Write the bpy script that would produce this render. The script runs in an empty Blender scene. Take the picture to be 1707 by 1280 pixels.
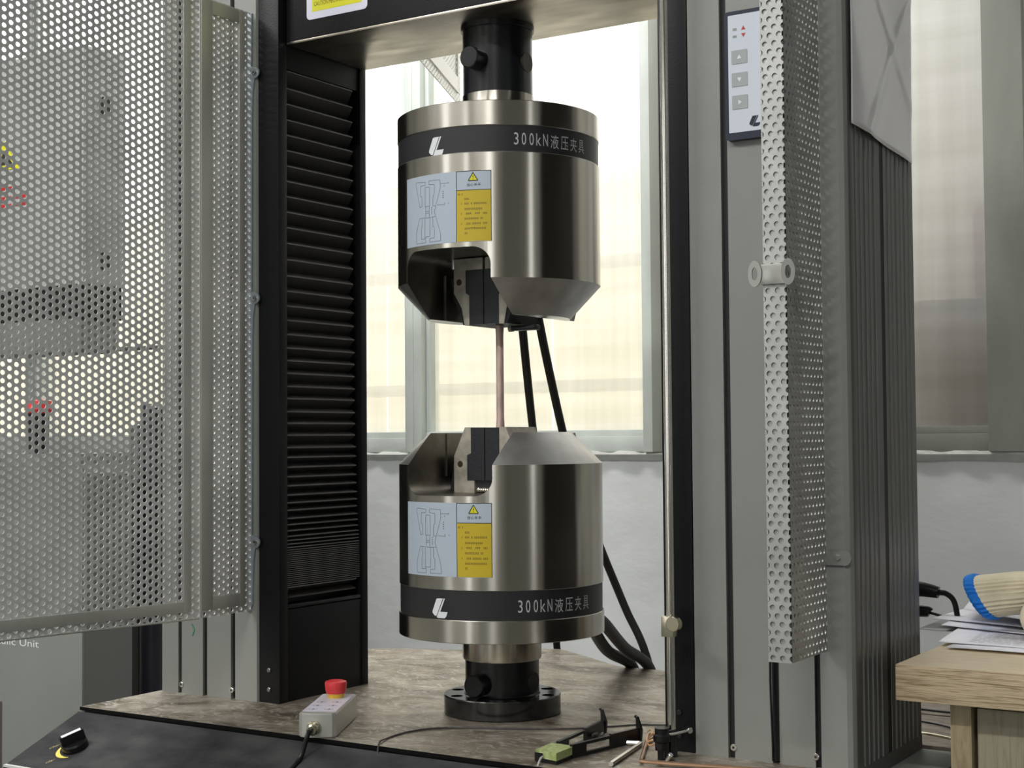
import bpy, bmesh, math, random
import numpy as np
from mathutils import Vector, Matrix
random.seed(4)
SC = bpy.context.scene
COL = SC.collection
PI = math.pi

# ------------------------------------------------------------------ camera
cam_d = bpy.data.cameras.new('camera')
cam = bpy.data.objects.new('camera', cam_d); COL.objects.link(cam)
cam_d.sensor_width = 36.0
cam_d.lens = 52.2
cam_d.clip_start = 0.05; cam_d.clip_end = 60
yaw, pitch, roll = math.radians(32.5), math.radians(2.08), math.radians(0.45)
fh = Vector((-math.sin(yaw), math.cos(yaw), 0)); rh = Vector((math.cos(yaw), math.sin(yaw), 0)); up = Vector((0, 0, 1))
CP = -1.92 * fh + 0.0155 * rh + Vector((0, 0, 1.02))
F = math.cos(pitch) * fh + math.sin(pitch) * up
U0 = -math.sin(pitch) * fh + math.cos(pitch) * up
R = math.cos(roll) * rh - math.sin(roll) * U0
U = math.sin(roll) * rh + math.cos(roll) * U0
m = Matrix((R, U, -F)).transposed().to_4x4(); m.translation = CP
cam.matrix_world = m
SC.camera = cam

# ------------------------------------------------------------------ world, lights, exposure
w = bpy.data.worlds.new('world'); SC.world = w; w.use_nodes = True
bgn = w.node_tree.nodes['Background']
bgn.inputs[0].default_value = (0.96, 0.98, 1.0, 1); bgn.inputs[1].default_value = 3.0
SC.view_settings.view_transform = 'Standard'; SC.view_settings.look = 'None'
SC.view_settings.exposure = 0.08; SC.view_settings.gamma = 1.0
SC.view_settings.use_curve_mapping = False
SC.cycles.use_denoising = True
SC.cycles.max_bounces = 8
SC.cycles.sample_clamp_indirect = 6.0

def area(name, loc, size, power, rot=(0, 0, 0), col=(1, 1, 1)):
    l = bpy.data.lights.new(name, 'AREA'); l.shape = 'RECTANGLE'; l.size, l.size_y = size
    l.energy = power; l.color = col
    o = bpy.data.objects.new(name, l); COL.objects.link(o); o.location = loc; o.rotation_euler = rot
    return o
LAMPS = [(0.75, -2.6, 3.3, 60), (-0.9, -3.6, 3.3, 16), (-1.25, -1.4, 2.6, 42), (-0.95, 0.55, 2.7, 26)]  # last two are low lamps added to brighten the back wall
for lx, ly, lz, lp in LAMPS:
    area('unseen_tube_light', (lx, ly, lz - 0.01), (1.15, 0.16), lp, col=(1.0, 0.985, 0.95))

# ------------------------------------------------------------------ materials
def mat(name, col, rough=0.5, metal=0.0, noise=None, bump=None, aniso=None, spec=0.5, coat=0.0, rnoise=None, emis=None):
    """noise=(scale, amount, stretch) varies the colour; bump=(scale, strength, stretch)"""
    M = bpy.data.materials.new(name); M.use_nodes = True
    nt = M.node_tree; N = nt.nodes; L = nt.links
    b = N['Principled BSDF']
    b.inputs['Base Color'].default_value = (*col, 1); b.inputs['Roughness'].default_value = rough
    b.inputs['Metallic'].default_value = metal; b.inputs['Specular IOR Level'].default_value = spec
    b.inputs['Coat Weight'].default_value = coat
    tc = N.new('ShaderNodeTexCoord')
    def ns(scale, stretch, detail=5):
        mp = N.new('ShaderNodeMapping'); mp.inputs['Scale'].default_value = stretch
        L.new(tc.outputs['Object'], mp.inputs[0])
        n = N.new('ShaderNodeTexNoise'); n.inputs['Scale'].default_value = scale; n.inputs['Detail'].default_value = detail
        L.new(mp.outputs[0], n.inputs['Vector']); return n
    if noise:
        n = ns(noise[0], noise[2] if len(noise) > 2 else (1, 1, 1))
        r = N.new('ShaderNodeValToRGB')
        c2 = noise[3] if len(noise) > 3 else tuple(c * (1 - noise[1]) for c in col)
        c1 = col if len(noise) > 3 else tuple(min(1, c * (1 + noise[1])) for c in col)
        r.color_ramp.elements[0].position = 0.35; r.color_ramp.elements[1].position = 0.65
        r.color_ramp.elements[0].color = (*c2, 1); r.color_ramp.elements[1].color = (*c1, 1)
        L.new(n.outputs[0], r.inputs[0]); L.new(r.outputs[0], b.inputs['Base Color'])
    if rnoise:
        n = ns(rnoise[0], rnoise[2])
        mr = N.new('ShaderNodeMapRange'); mr.inputs[3].default_value = max(0.02, rough - rnoise[1]); mr.inputs[4].default_value = rough + rnoise[1]
        mr.inputs[1].default_value = 0.3; mr.inputs[2].default_value = 0.7
        L.new(n.outputs[0], mr.inputs[0]); L.new(mr.outputs[0], b.inputs['Roughness'])
    if bump:
        n = ns(bump[0], bump[2] if len(bump) > 2 else (1, 1, 1))
        bp = N.new('ShaderNodeBump'); bp.inputs['Strength'].default_value = bump[1]; bp.inputs['Distance'].default_value = bump[3] if len(bump) > 3 else 0.002
        L.new(n.outputs[0], bp.inputs['Height']); L.new(bp.outputs[0], b.inputs['Normal'])
    if aniso:
        b.inputs['Anisotropic'].default_value = aniso
        t = N.new('ShaderNodeTangent'); t.direction_type = 'RADIAL'; t.axis = 'Z'
        L.new(t.outputs[0], b.inputs['Tangent']); b.inputs['Anisotropic Rotation'].default_value = 0.25
    if emis:
        b.inputs['Emission Color'].default_value = (*emis[:3], 1); b.inputs['Emission Strength'].default_value = emis[3]
    return M

GREY = mat('grey_painted_metal', (0.205, 0.21, 0.197), 0.42, noise=(6, 0.05), bump=(900, 0.08))
GREY_RIB = mat('shaded_grey_side', (0.085, 0.085, 0.084), 0.36)  # column grey with the outer side's shade put into the colour
BLACK = mat('black_painted_metal', (0.006, 0.0065, 0.008), 0.40, bump=(600, 0.1), spec=0.22)
BLACK_SAT = mat('black_satin_steel', (0.009, 0.010, 0.012), 0.26, spec=0.5)
XHEAD = mat('charcoal_paint', (0.006, 0.0065, 0.0075), 0.5, bump=(500, 0.15), spec=0.3)
BELLOW = mat('black_bellows_cloth', (0.060, 0.057, 0.055), 0.5, bump=(1500, 0.3), spec=0.4)
LIPM = mat('bellows_lip', (0.10, 0.098, 0.095), 0.35, spec=0.7)
SLOT = mat('slot_black', (0.006, 0.006, 0.007), 0.6)
STEEL = mat('brushed_steel', (0.50, 0.475, 0.42), 0.25, 1.0, noise=(30, 0.05, (1, 1, 0.05)), aniso=0.85)
STEEL_CONE = mat('turned_steel', (0.56, 0.55, 0.54), 0.40, 1.0, noise=(25, 0.14))
JAW = mat('ground_jaw_steel', (0.40, 0.37, 0.31), 0.5, 0.35, noise=(60, 0.22))
SLOTSTEEL = mat('pocket_steel', (0.22, 0.205, 0.18), 0.34, 1.0, noise=(40, 0.2))
INSERT = mat('black_oxide_insert', (0.012, 0.013, 0.017), 0.5, bump=(400, 0.2))
BARE = mat('ground_steel_underside', (0.42, 0.38, 0.32), 0.34, 1.0, noise=(9, 0.12, (1, 4, 1)), rnoise=(14, 0.08, (1, 3, 1)))
GALV = mat('galvanized_sheet', (0.66, 0.66, 0.65), 0.45, 0.45, noise=(14, 0.12), bump=(300, 0.1))
GALVC = mat('darkened_galvanized_channel', (0.42, 0.42, 0.41), 0.42, 0.55, noise=(14, 0.12), bump=(300, 0.1))  # same galvanized metal, darkened to offset the stronger light on the channel
GALVBAR = mat('galvanized_flat_bar', (0.50, 0.50, 0.46), 0.45, 0.5, noise=(8, 0.12, (1, 1, 0.4)))
CHROME = mat('polished_rod', (0.75, 0.73, 0.68), 0.14, 1.0)
ZINC = mat('zinc_screw', (0.7, 0.7, 0.68), 0.22, 1.0)
BRASS = mat('nickel_brass', (0.60, 0.55, 0.42), 0.25, 1.0)
COPPER = mat('coppered_specimen', (0.60, 0.44, 0.39), 0.55, 0.3, noise=(120, 0.18, (1, 1, 0.4)))
COPROD = mat('copper_brown_rod', (0.42, 0.26, 0.17), 0.3, 0.8)
RUBBER = mat('black_rubber_hose', (0.012, 0.011, 0.011), 0.55, bump=(700, 0.3))
WALL = mat('white_plaster', (0.66, 0.675, 0.68), 0.85, noise=(5, 0.05), bump=(6, 0.35, (1, 1, 1.6), 0.012))
FRAMEP = mat('window_frame_paint', (0.56, 0.60, 0.57), 0.5, noise=(12, 0.10, (1, 1, 0.3)), bump=(40, 0.3))
FRAMED = mat('shaded_frame_paint', (0.26, 0.27, 0.24), 0.6, noise=(12, 0.12, (1, 1, 0.3)), bump=(40, 0.3))  # same frame paint with the right window's shade in its colour
LEDGE = mat('ledge_plaster', (0.62, 0.63, 0.60), 0.8, noise=(18, 0.12), bump=(30, 1.0))
SILVER = mat('silver_enclosure', (0.52, 0.52, 0.49), 0.38, 0.6)
MEMB = mat('membrane_white', (0.52, 0.56, 0.63), 0.35)
NAVY = mat('navy_frame', (0.005, 0.010, 0.028), 0.3)
BTN = mat('grey_button', (0.30, 0.33, 0.33), 0.4)
WHITEP = mat('white_print', (0.72, 0.74, 0.76), 0.5)
SILVPRINT = mat('silver_print', (0.50, 0.51, 0.52), 0.45)
STICK = mat('pale_label_sheet', (0.42, 0.48, 0.56), 0.38)
YEL = mat('yellow_label', (0.52, 0.39, 0.015), 0.45)
YELB = mat('bright_yellow_label', (0.68, 0.66, 0.01), 0.4)
INK = mat('black_ink', (0.02, 0.02, 0.025), 0.6)
INKG = mat('grey_ink', (0.13, 0.15, 0.20), 0.6)
INKB = mat('brown_ink', (0.13, 0.08, 0.01), 0.6)
REDINK = mat('red_ink', (0.42, 0.02, 0.02), 0.5)
STICKW = mat('white_sticker_border', (0.68, 0.68, 0.80), 0.35)
ESTOP = mat('red_mushroom_plastic', (0.62, 0.04, 0.045), 0.35)
YELRING = mat('yellow_ring_plastic', (0.72, 0.45, 0.05), 0.4)
KNOB = mat('black_plastic', (0.006, 0.006, 0.007), 0.3, spec=0.35)
PAPER = mat('white_paper', (0.78, 0.78, 0.84), 0.7)
GLOVE = mat('cream_cotton_knit', (0.70, 0.63, 0.47), 0.9, noise=(30, 0.08), bump=(500, 0.5))
GBLUE = mat('blue_elastic_yarn', (0.01, 0.20, 0.72), 0.8, bump=(600, 0.6))
CAB = mat('green_grey_cabinet', (0.20, 0.215, 0.195), 0.5, noise=(4, 0.05), bump=(500, 0.1))
CABSIDE = mat('grey_cabinet_side', (0.15, 0.15, 0.145), 0.45)
BOXG = mat('machine_housing_grey', (0.36, 0.375, 0.365), 0.5)
SHEET = mat('lilac_grey_film', (0.72, 0.72, 0.77), 0.20, noise=(9, 0.05), coat=0.7)
FLOORM = mat('grey_floor_paint', (0.075, 0.085, 0.075), 0.5, noise=(3, 0.1))
CEILM = mat('white_ceiling', (0.6, 0.6, 0.58), 0.9)
ROOMW = mat('pale_room_wall', (0.62, 0.60, 0.54), 0.9)
LAMPM = mat('unseen_lamp_housing', (0.7, 0.7, 0.7), 0.5)
TUBE = mat('lit_tube', (1, 1, 1), 0.5, emis=(1, 0.98, 0.93, 7))
GREENB = mat('yellow_green_tape', (0.42, 0.45, 0.24), 0.45, noise=(160, 0.35, (1, 1, 1), (0.22, 0.30, 0.08)))
TAN = mat('tan_rubber', (0.55, 0.33, 0.16), 0.5)
GREYWIRE = mat('grey_wire', (0.34, 0.33, 0.33), 0.4)

def wood(name, c1, c2, axis_scale, scale=6):
    M = bpy.data.materials.new(name); M.use_nodes = True
    nt = M.node_tree; N = nt.nodes; L = nt.links; b = N['Principled BSDF']; b.inputs['Roughness'].default_value = 0.5
    tc = N.new('ShaderNodeTexCoord'); mp = N.new('ShaderNodeMapping'); mp.inputs['Scale'].default_value = axis_scale
    n = N.new('ShaderNodeTexNoise'); n.inputs['Scale'].default_value = scale; n.inputs['Detail'].default_value = 8; n.inputs['Distortion'].default_value = 1.2
    n2 = N.new('ShaderNodeTexNoise'); n2.inputs['Scale'].default_value = scale * 5; n2.inputs['Detail'].default_value = 3
    r = N.new('ShaderNodeValToRGB'); r.color_ramp.elements[0].color = (*c2, 1); r.color_ramp.elements[1].color = (*c1, 1)
    r.color_ramp.elements[0].position = 0.36; r.color_ramp.elements[1].position = 0.56
    mx = N.new('ShaderNodeMath'); mx.operation = 'MULTIPLY_ADD'; mx.inputs[1].default_value = 0.25
    L.new(tc.outputs['Object'], mp.inputs[0]); L.new(mp.outputs[0], n.inputs['Vector']); L.new(mp.outputs[0], n2.inputs['Vector'])
    sb = N.new('ShaderNodeMath'); sb.operation = 'SUBTRACT'; sb.inputs[1].default_value = 0.5
    L.new(n2.outputs[0], sb.inputs[0]); L.new(sb.outputs[0], mx.inputs[0]); L.new(n.outputs[0], mx.inputs[2])
    L.new(mx.outputs[0], r.inputs[0]); L.new(r.outputs[0], b.inputs['Base Color'])
    bp = N.new('ShaderNodeBump'); bp.inputs['Strength'].default_value = 0.15; bp.inputs['Distance'].default_value = 0.001
    L.new(n.outputs[0], bp.inputs['Height']); L.new(bp.outputs[0], b.inputs['Normal'])
    return M
OAK = wood('pale_oak_laminate', (0.60, 0.48, 0.32), (0.25, 0.18, 0.10), (3, 9, 130))
OAKTOP = wood('pale_oak_top', (0.86, 0.73, 0.52), (0.74, 0.61, 0.41), (4, 60, 9))
OAKV = wood('pale_oak_upright', (0.40, 0.32, 0.20), (0.30, 0.23, 0.14), (20, 20, 2.5))
PLANKM = wood('weathered_planks', (0.30, 0.26, 0.21), (0.15, 0.12, 0.10), (4, 14, 10))

def plate_mat():
    M = bpy.data.materials.new('worn_oily_steel_plate'); M.use_nodes = True
    nt = M.node_tree; N = nt.nodes; L = nt.links; b = N['Principled BSDF']
    b.inputs['Metallic'].default_value = 0.55
    tc = N.new('ShaderNodeTexCoord'); mp = N.new('ShaderNodeMapping'); mp.inputs['Scale'].default_value = (1, 1.6, 1); mp.inputs['Rotation'].default_value = (0, 0, 0.5)
    L.new(tc.outputs['Object'], mp.inputs[0])
    def n(s, d, di=0.0):
        k = N.new('ShaderNodeTexNoise'); k.inputs['Scale'].default_value = s; k.inputs['Detail'].default_value = d; k.inputs['Distortion'].default_value = di
        L.new(mp.outputs[0], k.inputs['Vector']); return k
    a = n(8, 8, 1.6); c = n(34, 8, 2.6)
    r1 = N.new('ShaderNodeValToRGB'); e = r1.color_ramp.elements
    e[0].position = 0.33; e[0].color = (0.105, 0.085, 0.06, 1); e[1].position = 0.68; e[1].color = (0.37, 0.335, 0.28, 1)
    x = r1.color_ramp.elements.new(0.5); x.color = (0.25, 0.21, 0.16, 1)
    r2 = N.new('ShaderNodeValToRGB'); e = r2.color_ramp.elements
    e[0].position = 0.50; e[0].color = (0, 0, 0, 1); e[1].position = 0.68; e[1].color = (1, 1, 1, 1)
    mx = N.new('ShaderNodeMix'); mx.data_type = 'RGBA'; mx.inputs[7].default_value = (0.58, 0.57, 0.52, 1)
    ml = N.new('ShaderNodeMath'); ml.operation = 'MULTIPLY'; ml.inputs[1].default_value = 0.55
    L.new(a.outputs[0], r1.inputs[0]); L.new(c.outputs[0], r2.inputs[0]); L.new(r2.outputs[0], ml.inputs[0]); L.new(ml.outputs[0], mx.inputs[0])
    L.new(r1.outputs[0], mx.inputs[6]); L.new(mx.outputs[2], b.inputs['Base Color'])
    mr = N.new('ShaderNodeMapRange'); mr.inputs[3].default_value = 0.26; mr.inputs[4].default_value = 0.66
    L.new(c.outputs[0], mr.inputs[0]); L.new(mr.outputs[0], b.inputs['Roughness'])
    bp = N.new('ShaderNodeBump'); bp.inputs['Strength'].default_value = 0.35; bp.inputs['Distance'].default_value = 0.001
    L.new(c.outputs[0], bp.inputs['Height']); L.new(bp.outputs[0], b.inputs['Normal'])
    return M
PLATE = plate_mat()
FASCIA = mat('smudged_charcoal_fascia', (0.050, 0.050, 0.051), 0.56, noise=(14, 0.5, (1, 2, 1), (0.022, 0.022, 0.025)), bump=(60, 0.5), rnoise=(16, 0.12, (1, 2, 1)), spec=0.15)

def pane_mat():
    M = bpy.data.materials.new('frosted_glass'); M.use_nodes = True
    nt = M.node_tree; N = nt.nodes; L = nt.links
    for k in list(N): N.remove(k)
    out = N.new('ShaderNodeOutputMaterial')
    tr = N.new('ShaderNodeBsdfTranslucent'); gl = N.new('ShaderNodeBsdfGlossy'); gl.inputs['Roughness'].default_value = 0.3
    rf = N.new('ShaderNodeBsdfRefraction'); rf.inputs['Roughness'].default_value = 0.32; rf.inputs['IOR'].default_value = 1.0
    tc = N.new('ShaderNodeTexCoord')
    mp = N.new('ShaderNodeMapping'); mp.inputs['Scale'].default_value = (1, 1, 0.04); L.new(tc.outputs['Object'], mp.inputs[0])
    n = N.new('ShaderNodeTexNoise'); n.inputs['Scale'].default_value = 36; n.inputs['Detail'].default_value = 4; L.new(mp.outputs[0], n.inputs['Vector'])
    mp2 = N.new('ShaderNodeMapping'); mp2.inputs['Scale'].default_value = (0.06, 1, 1); L.new(tc.outputs['Object'], mp2.inputs[0])
    n2 = N.new('ShaderNodeTexNoise'); n2.inputs['Scale'].default_value = 26; n2.inputs['Detail'].default_value = 3; L.new(mp2.outputs[0], n2.inputs['Vector'])
    ad = N.new('ShaderNodeMath'); ad.operation = 'ADD'; L.new(n.outputs[0], ad.inputs[0]); L.new(n2.outputs[0], ad.inputs[1])
    r = N.new('ShaderNodeValToRGB'); r.color_ramp.elements[0].position = 0.36; r.color_ramp.elements[1].position = 0.62
    hf = N.new('ShaderNodeMath'); hf.operation = 'MULTIPLY'; hf.inputs[1].default_value = 0.5; L.new(ad.outputs[0], hf.inputs[0])
    r.color_ramp.elements[0].color = (0.70, 0.69, 0.64, 1); r.color_ramp.elements[1].color = (0.83, 0.82, 0.79, 1)
    L.new(hf.outputs[0], r.inputs[0]); L.new(r.outputs[0], tr.inputs[0]); L.new(r.outputs[0], rf.inputs[0])
    gl.inputs[0].default_value = (1, 1, 1, 1)
    m1 = N.new('ShaderNodeMixShader'); m1.inputs[0].default_value = 0.35; L.new(tr.outputs[0], m1.inputs[1]); L.new(rf.outputs[0], m1.inputs[2])
    m2 = N.new('ShaderNodeMixShader'); m2.inputs[0].default_value = 0.06; L.new(m1.outputs[0], m2.inputs[1]); L.new(gl.outputs[0], m2.inputs[2])
    L.new(m2.outputs[0], out.inputs[0])
    return M
PANE = pane_mat()
def fence_mat():
    M = mat('cream_corrugated_plastic', (0.78, 0.72, 0.56), 0.6, noise=(5, 0.04, (1, 1, 0.1)))
    nt = M.node_tree; N = nt.nodes; L = nt.links; b = N['Principled BSDF']
    t = N.new('ShaderNodeBsdfTranslucent'); t.inputs[0].default_value = (0.80, 0.73, 0.54, 1)
    mx = N.new('ShaderNodeMixShader'); mx.inputs[0].default_value = 0.45
    L.new(b.outputs[0], mx.inputs[1]); L.new(t.outputs[0], mx.inputs[2]); L.new(mx.outputs[0], N['Material Output'].inputs[0])
    return M
FENCE = fence_mat()

# ------------------------------------------------------------------ builders
def link(name, me, m, parent=None, smooth=35):
    if m is not None:
        for k in (m if isinstance(m, (list, tuple)) else [m]): me.materials.append(k)
    if smooth:
        me.polygons.foreach_set('use_smooth', [True] * len(me.polygons))
        me.set_sharp_from_angle(angle=math.radians(smooth))
    o = bpy.data.objects.new(name, me); COL.objects.link(o)
    if parent is not None: o.parent = parent
    return o
class B:
    """collects shapes, then links them as ONE mesh object"""
    def __init__(s): s.bm = bmesh.new()
    def box(s, x0, x1, y0, y1, z0, z1, bev=0.0, M=None):
        r = bmesh.ops.create_cube(s.bm, size=1)
        vs = r['verts']
        for v in vs:
            v.co = Vector(((x0 + x1) / 2 + v.co.x * (x1 - x0), (y0 + y1) / 2 + v.co.y * (y1 - y0), (z0 + z1) / 2 + v.co.z * (z1 - z0)))
        if bev:
            es = list({e for v in vs for e in v.link_edges})
            rr = bmesh.ops.bevel(s.bm, geom=es, offset=bev, segments=2, profile=0.6, affect='EDGES')
            vs = list({v for f in rr['faces'] for v in f.verts} | {v for v in vs if v.is_valid})
        if M is not None:
            for v in vs: v.co = M @ v.co
        return s
    def prism(s, pts, axis, a, b, M=None):
        """pts in the two other axes (x,z) for 'y'; (x,y) for 'z'; (y,z) for 'x'"""
        def P(p, t):
            if axis == 'y': return Vector((p[0], t, p[1]))
            if axis == 'z': return Vector((p[0], p[1], t))
            return Vector((t, p[0], p[1]))
        va = [s.bm.verts.new(P(p, a)) for p in pts]; vb = [s.bm.verts.new(P(p, b)) for p in pts]
        n = len(pts)
        fs = [s.bm.faces.new(va), s.bm.faces.new(vb[::-1])]
        for i in range(n): fs.append(s.bm.faces.new([va[i], vb[i], vb[(i + 1) % n], va[(i + 1) % n]]))
        if M is not None:
            for v in va + vb: v.co = M @ v.co
        bmesh.ops.recalc_face_normals(s.bm, faces=fs)
        return s
    def lathe(s, prof, seg=64, M=None):
        rings = []
        for r, z in prof:
            if r < 1e-6: rings.append([s.bm.verts.new((0, 0, z))])
            else: rings.append([s.bm.verts.new((r * math.cos(2 * PI * i / seg), r * math.sin(2 * PI * i / seg), z)) for i in range(seg)])
        fs = []
        for a, b in zip(rings[:-1], rings[1:]):
            for i in range(seg):
                j = (i + 1) % seg
                if len(a) == 1 and len(b) == 1: continue
                if len(a) == 1: fs.append(s.bm.faces.new([a[0], b[i], b[j]]))
                elif len(b) == 1: fs.append(s.bm.faces.new([a[i], b[0], a[j]]))
                else: fs.append(s.bm.faces.new([a[i], b[i], b[j], a[j]]))
        if M is not None:
            for g in rings:
                for v in g: v.co = M @ v.co
        bmesh.ops.recalc_face_normals(s.bm, faces=fs)
        return s
    def cyl(s, p, q, r, r2=None, seg=24, bev=0.0):
        p, q = Vector(p), Vector(q); d = q - p; L = d.length
        M = Matrix.Translation(p) @ d.to_track_quat('Z', 'Y').to_matrix().to_4x4()
        r2 = r if r2 is None else r2
        if bev: prof = [(0, 0), (r - bev, 0), (r, bev), (r2, L - bev), (r2 - bev, L), (0, L)]
        else: prof = [(0, 0), (r, 0), (r2, L), (0, L)]
        return s.lathe(prof, seg, M)
    def tube(s, pts, r, seg=10, smooth=True, flat=None):
        """swept tube along a Catmull-Rom path; flat=(a,b) gives an elliptical section"""
        P = [Vector(p) for p in pts]
        if smooth and len(P) > 2:
            Q = []
            E = [2 * P[0] - P[1]] + P + [2 * P[-1] - P[-2]]
            for i in range(1, len(E) - 2):
                for k in range(8):
                    t = k / 8
                    a, b, c, d = E[i - 1], E[i], E[i + 1], E[i + 2]
                    Q.append(0.5 * ((2 * b) + (c - a) * t + (2 * a - 5 * b + 4 * c - d) * t * t + (3 * b - a - 3 * c + d) * t ** 3))
            Q.append(P[-1]); P = Q
        rings = []; nrm = None
        for i, p in enumerate(P):
            t = (P[min(i + 1, len(P) - 1)] - P[max(i - 1, 0)]).normalized()
            if nrm is None:
                nrm = t.orthogonal().normalized()
            nrm = (nrm - t * nrm.dot(t)).normalized(); bn = t.cross(nrm)
            rr = r(i / (len(P) - 1)) if callable(r) else r
            rings.append([s.bm.verts.new(p + nrm * rr * math.cos(2 * PI * k / seg) + bn * rr * math.sin(2 * PI * k / seg)) for k in range(seg)])
        fs = []
        for a, b in zip(rings[:-1], rings[1:]):
            for k in range(seg): fs.append(s.bm.faces.new([a[k], a[(k + 1) % seg], b[(k + 1) % seg], b[k]]))
        fs.append(s.bm.faces.new(rings[0][::-1])); fs.append(s.bm.faces.new(rings[-1]))
        bmesh.ops.recalc_face_normals(s.bm, faces=fs)
        return s
    def quad(s, a, b, c, d):
        s.bm.faces.new([s.bm.verts.new(p) for p in (a, b, c, d)]); return s
    def poly(s, pts):
        s.bm.faces.new([s.bm.verts.new(p) for p in pts]); return s
    def build(s, name, m, parent=None, smooth=35):
        me = bpy.data.meshes.new(name); s.bm.to_mesh(me); s.bm.free()
        return link(name, me, m, parent, smooth)
def thing(name, label, cat, loc=(0, 0, 0), group=None, rz=0.0):
    o = bpy.data.objects.new(name, None); COL.objects.link(o); o.location = loc; o.rotation_euler = (0, 0, rz)
    o.empty_display_size = 0.05
    o['label'] = label; o['category'] = cat
    if group: o['group'] = group
    bpy.context.view_layer.update()
    return o
def tag(o, label, cat, group=None):
    o['label'] = label; o['category'] = cat
    if group: o['group'] = group
    return o
def keep(o, parent):
    """parent a mesh that was built in world coordinates"""
    o.parent = parent; o.matrix_parent_inverse = Matrix.Translation(parent.location).inverted() if parent.rotation_euler.z == 0 else parent.matrix_world.inverted()
    return o
def struct(o, kind='structure'): o['kind'] = kind; return o
def boolean(o, cutters):
    for c in cutters:
        md = o.modifiers.new('cut', 'BOOLEAN'); md.object = c; md.operation = 'DIFFERENCE'; md.solver = 'EXACT'
    bpy.context.view_layer.update()
    dg = bpy.context.evaluated_depsgraph_get()
    me = bpy.data.meshes.new_from_object(o.evaluated_get(dg))
    o.modifiers.clear(); old = o.data; o.data = me
    me.polygons.foreach_set('use_smooth', [True] * len(me.polygons)); me.set_sharp_from_angle(angle=math.radians(30))
    for c in cutters: bpy.data.objects.remove(c, do_unlink=True)
    return o

_glyphs = {}
def glyph(ch):
    """outline of a string: verts (x,y) in 0..1 box of its own, faces, aspect"""
    if ch in _glyphs: return _glyphs[ch]
    c = bpy.data.curves.new('t', 'FONT'); c.body = ch; c.size = 1.0; c.resolution_u = 3
    o = bpy.data.objects.new('t', c); COL.objects.link(o); bpy.context.view_layer.update()
    me = bpy.data.meshes.new_from_object(o.evaluated_get(bpy.context.evaluated_depsgraph_get()))
    vs = [(v.co.x, v.co.y) for v in me.vertices]; fs = [tuple(p.vertices) for p in me.polygons]
    bpy.data.objects.remove(o, do_unlink=True); bpy.data.meshes.remove(me)
    x0 = min(v[0] for v in vs); x1 = max(v[0] for v in vs); y0 = min(v[1] for v in vs); y1 = max(v[1] for v in vs)
    g = ([((x - x0) / (x1 - x0), (y - y0) / (y1 - y0)) for x, y in vs], fs, (x1 - x0) / (y1 - y0))
    _glyphs[ch] = g; return g
def add_glyph(b, ch, place, x0, x1, y0, y1):
    """place(x, y) -> 3D point"""
    vs, fs, _ = glyph(ch)
    bv = [b.bm.verts.new(place(x0 + (x1 - x0) * x, y0 + (y1 - y0) * y)) for x, y in vs]
    for f in fs:
        try: b.bm.faces.new([bv[i] for i in f])
        except ValueError: pass

def perf(name, O, Ud, Vd, Nd, lu, lv, pu, pv, r, m, parent, t=0.0014, seg=12, clip=None):
    """perforated sheet: staggered round holes as real openings, with thickness"""
    O, Ud, Vd, Nd = [np.array(a, float) for a in (O, Ud, Vd, Nd)]
    ang = 2 * PI * (np.arange(seg) + 0.5) / seg
    ring = np.stack([r * np.cos(ang), r * np.sin(ang)], 1)
    k = 1 / np.maximum(np.abs(np.cos(ang)) / (pu / 2), np.abs(np.sin(ang)) / (pv / 2))
    outer = np.stack([k * np.cos(ang), k * np.sin(ang)], 1)
    # push the diagonal samples to the corners of the cell
    for q in range(4):
        c = np.array([(pu / 2) * (1 if q in (0, 3) else -1), (pv / 2) * (1 if q in (0, 1) else -1)])
        outer[np.argmin(((outer - c) ** 2).sum(1))] = c
    cells = []
    nu = int(lu / pu) + 2; nv = int(lv / pv) + 2
    for i in range(nu):
        for j in range(-1, nv):
            cu, cv = (i + 0.5) * pu, (j + 0.5 + 0.5 * (i % 2)) * pv
            if cu - pu / 2 >= lu - 1e-6 or cv - pv / 2 >= lv - 1e-6 or cv + pv / 2 <= 1e-6: continue
            if clip and not clip(cu, cv): continue
            cells.append((cu, cv))
    cells = np.array(cells); n = len(cells)
    a = cells[:, None, :] + np.concatenate([ring, outer])[None]
    a[..., 0] = np.clip(a[..., 0], 0, lu); a[..., 1] = np.clip(a[..., 1], 0, lv)
    a = a.reshape(-1, 2)
    front = O + a[:, :1] * Ud + a[:, 1:] * Vd
    V = np.concatenate([front, front - Nd * t])
    s = np.arange(seg); s2 = (s + 1) % seg; base = (np.arange(n) * 2 * seg)[:, None]; off = n * 2 * seg
    fr = np.stack([base + s, base + seg + s, base + seg + s2, base + s2], 2).reshape(-1, 4)
    bk = fr[:, ::-1] + off
    wl = np.stack([base + s, base + s2, base + s2 + off, base + s + off], 2).reshape(-1, 4)
    Fc = np.concatenate([fr, bk, wl])
    if np.dot(np.cross(Ud, Vd), Nd) < 0: Fc = Fc[:, ::-1]
    me = bpy.data.meshes.new(name); me.from_pydata(V.tolist(), [], Fc.tolist()); me.update()
    return link(name, me, m, parent, smooth=0)

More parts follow.
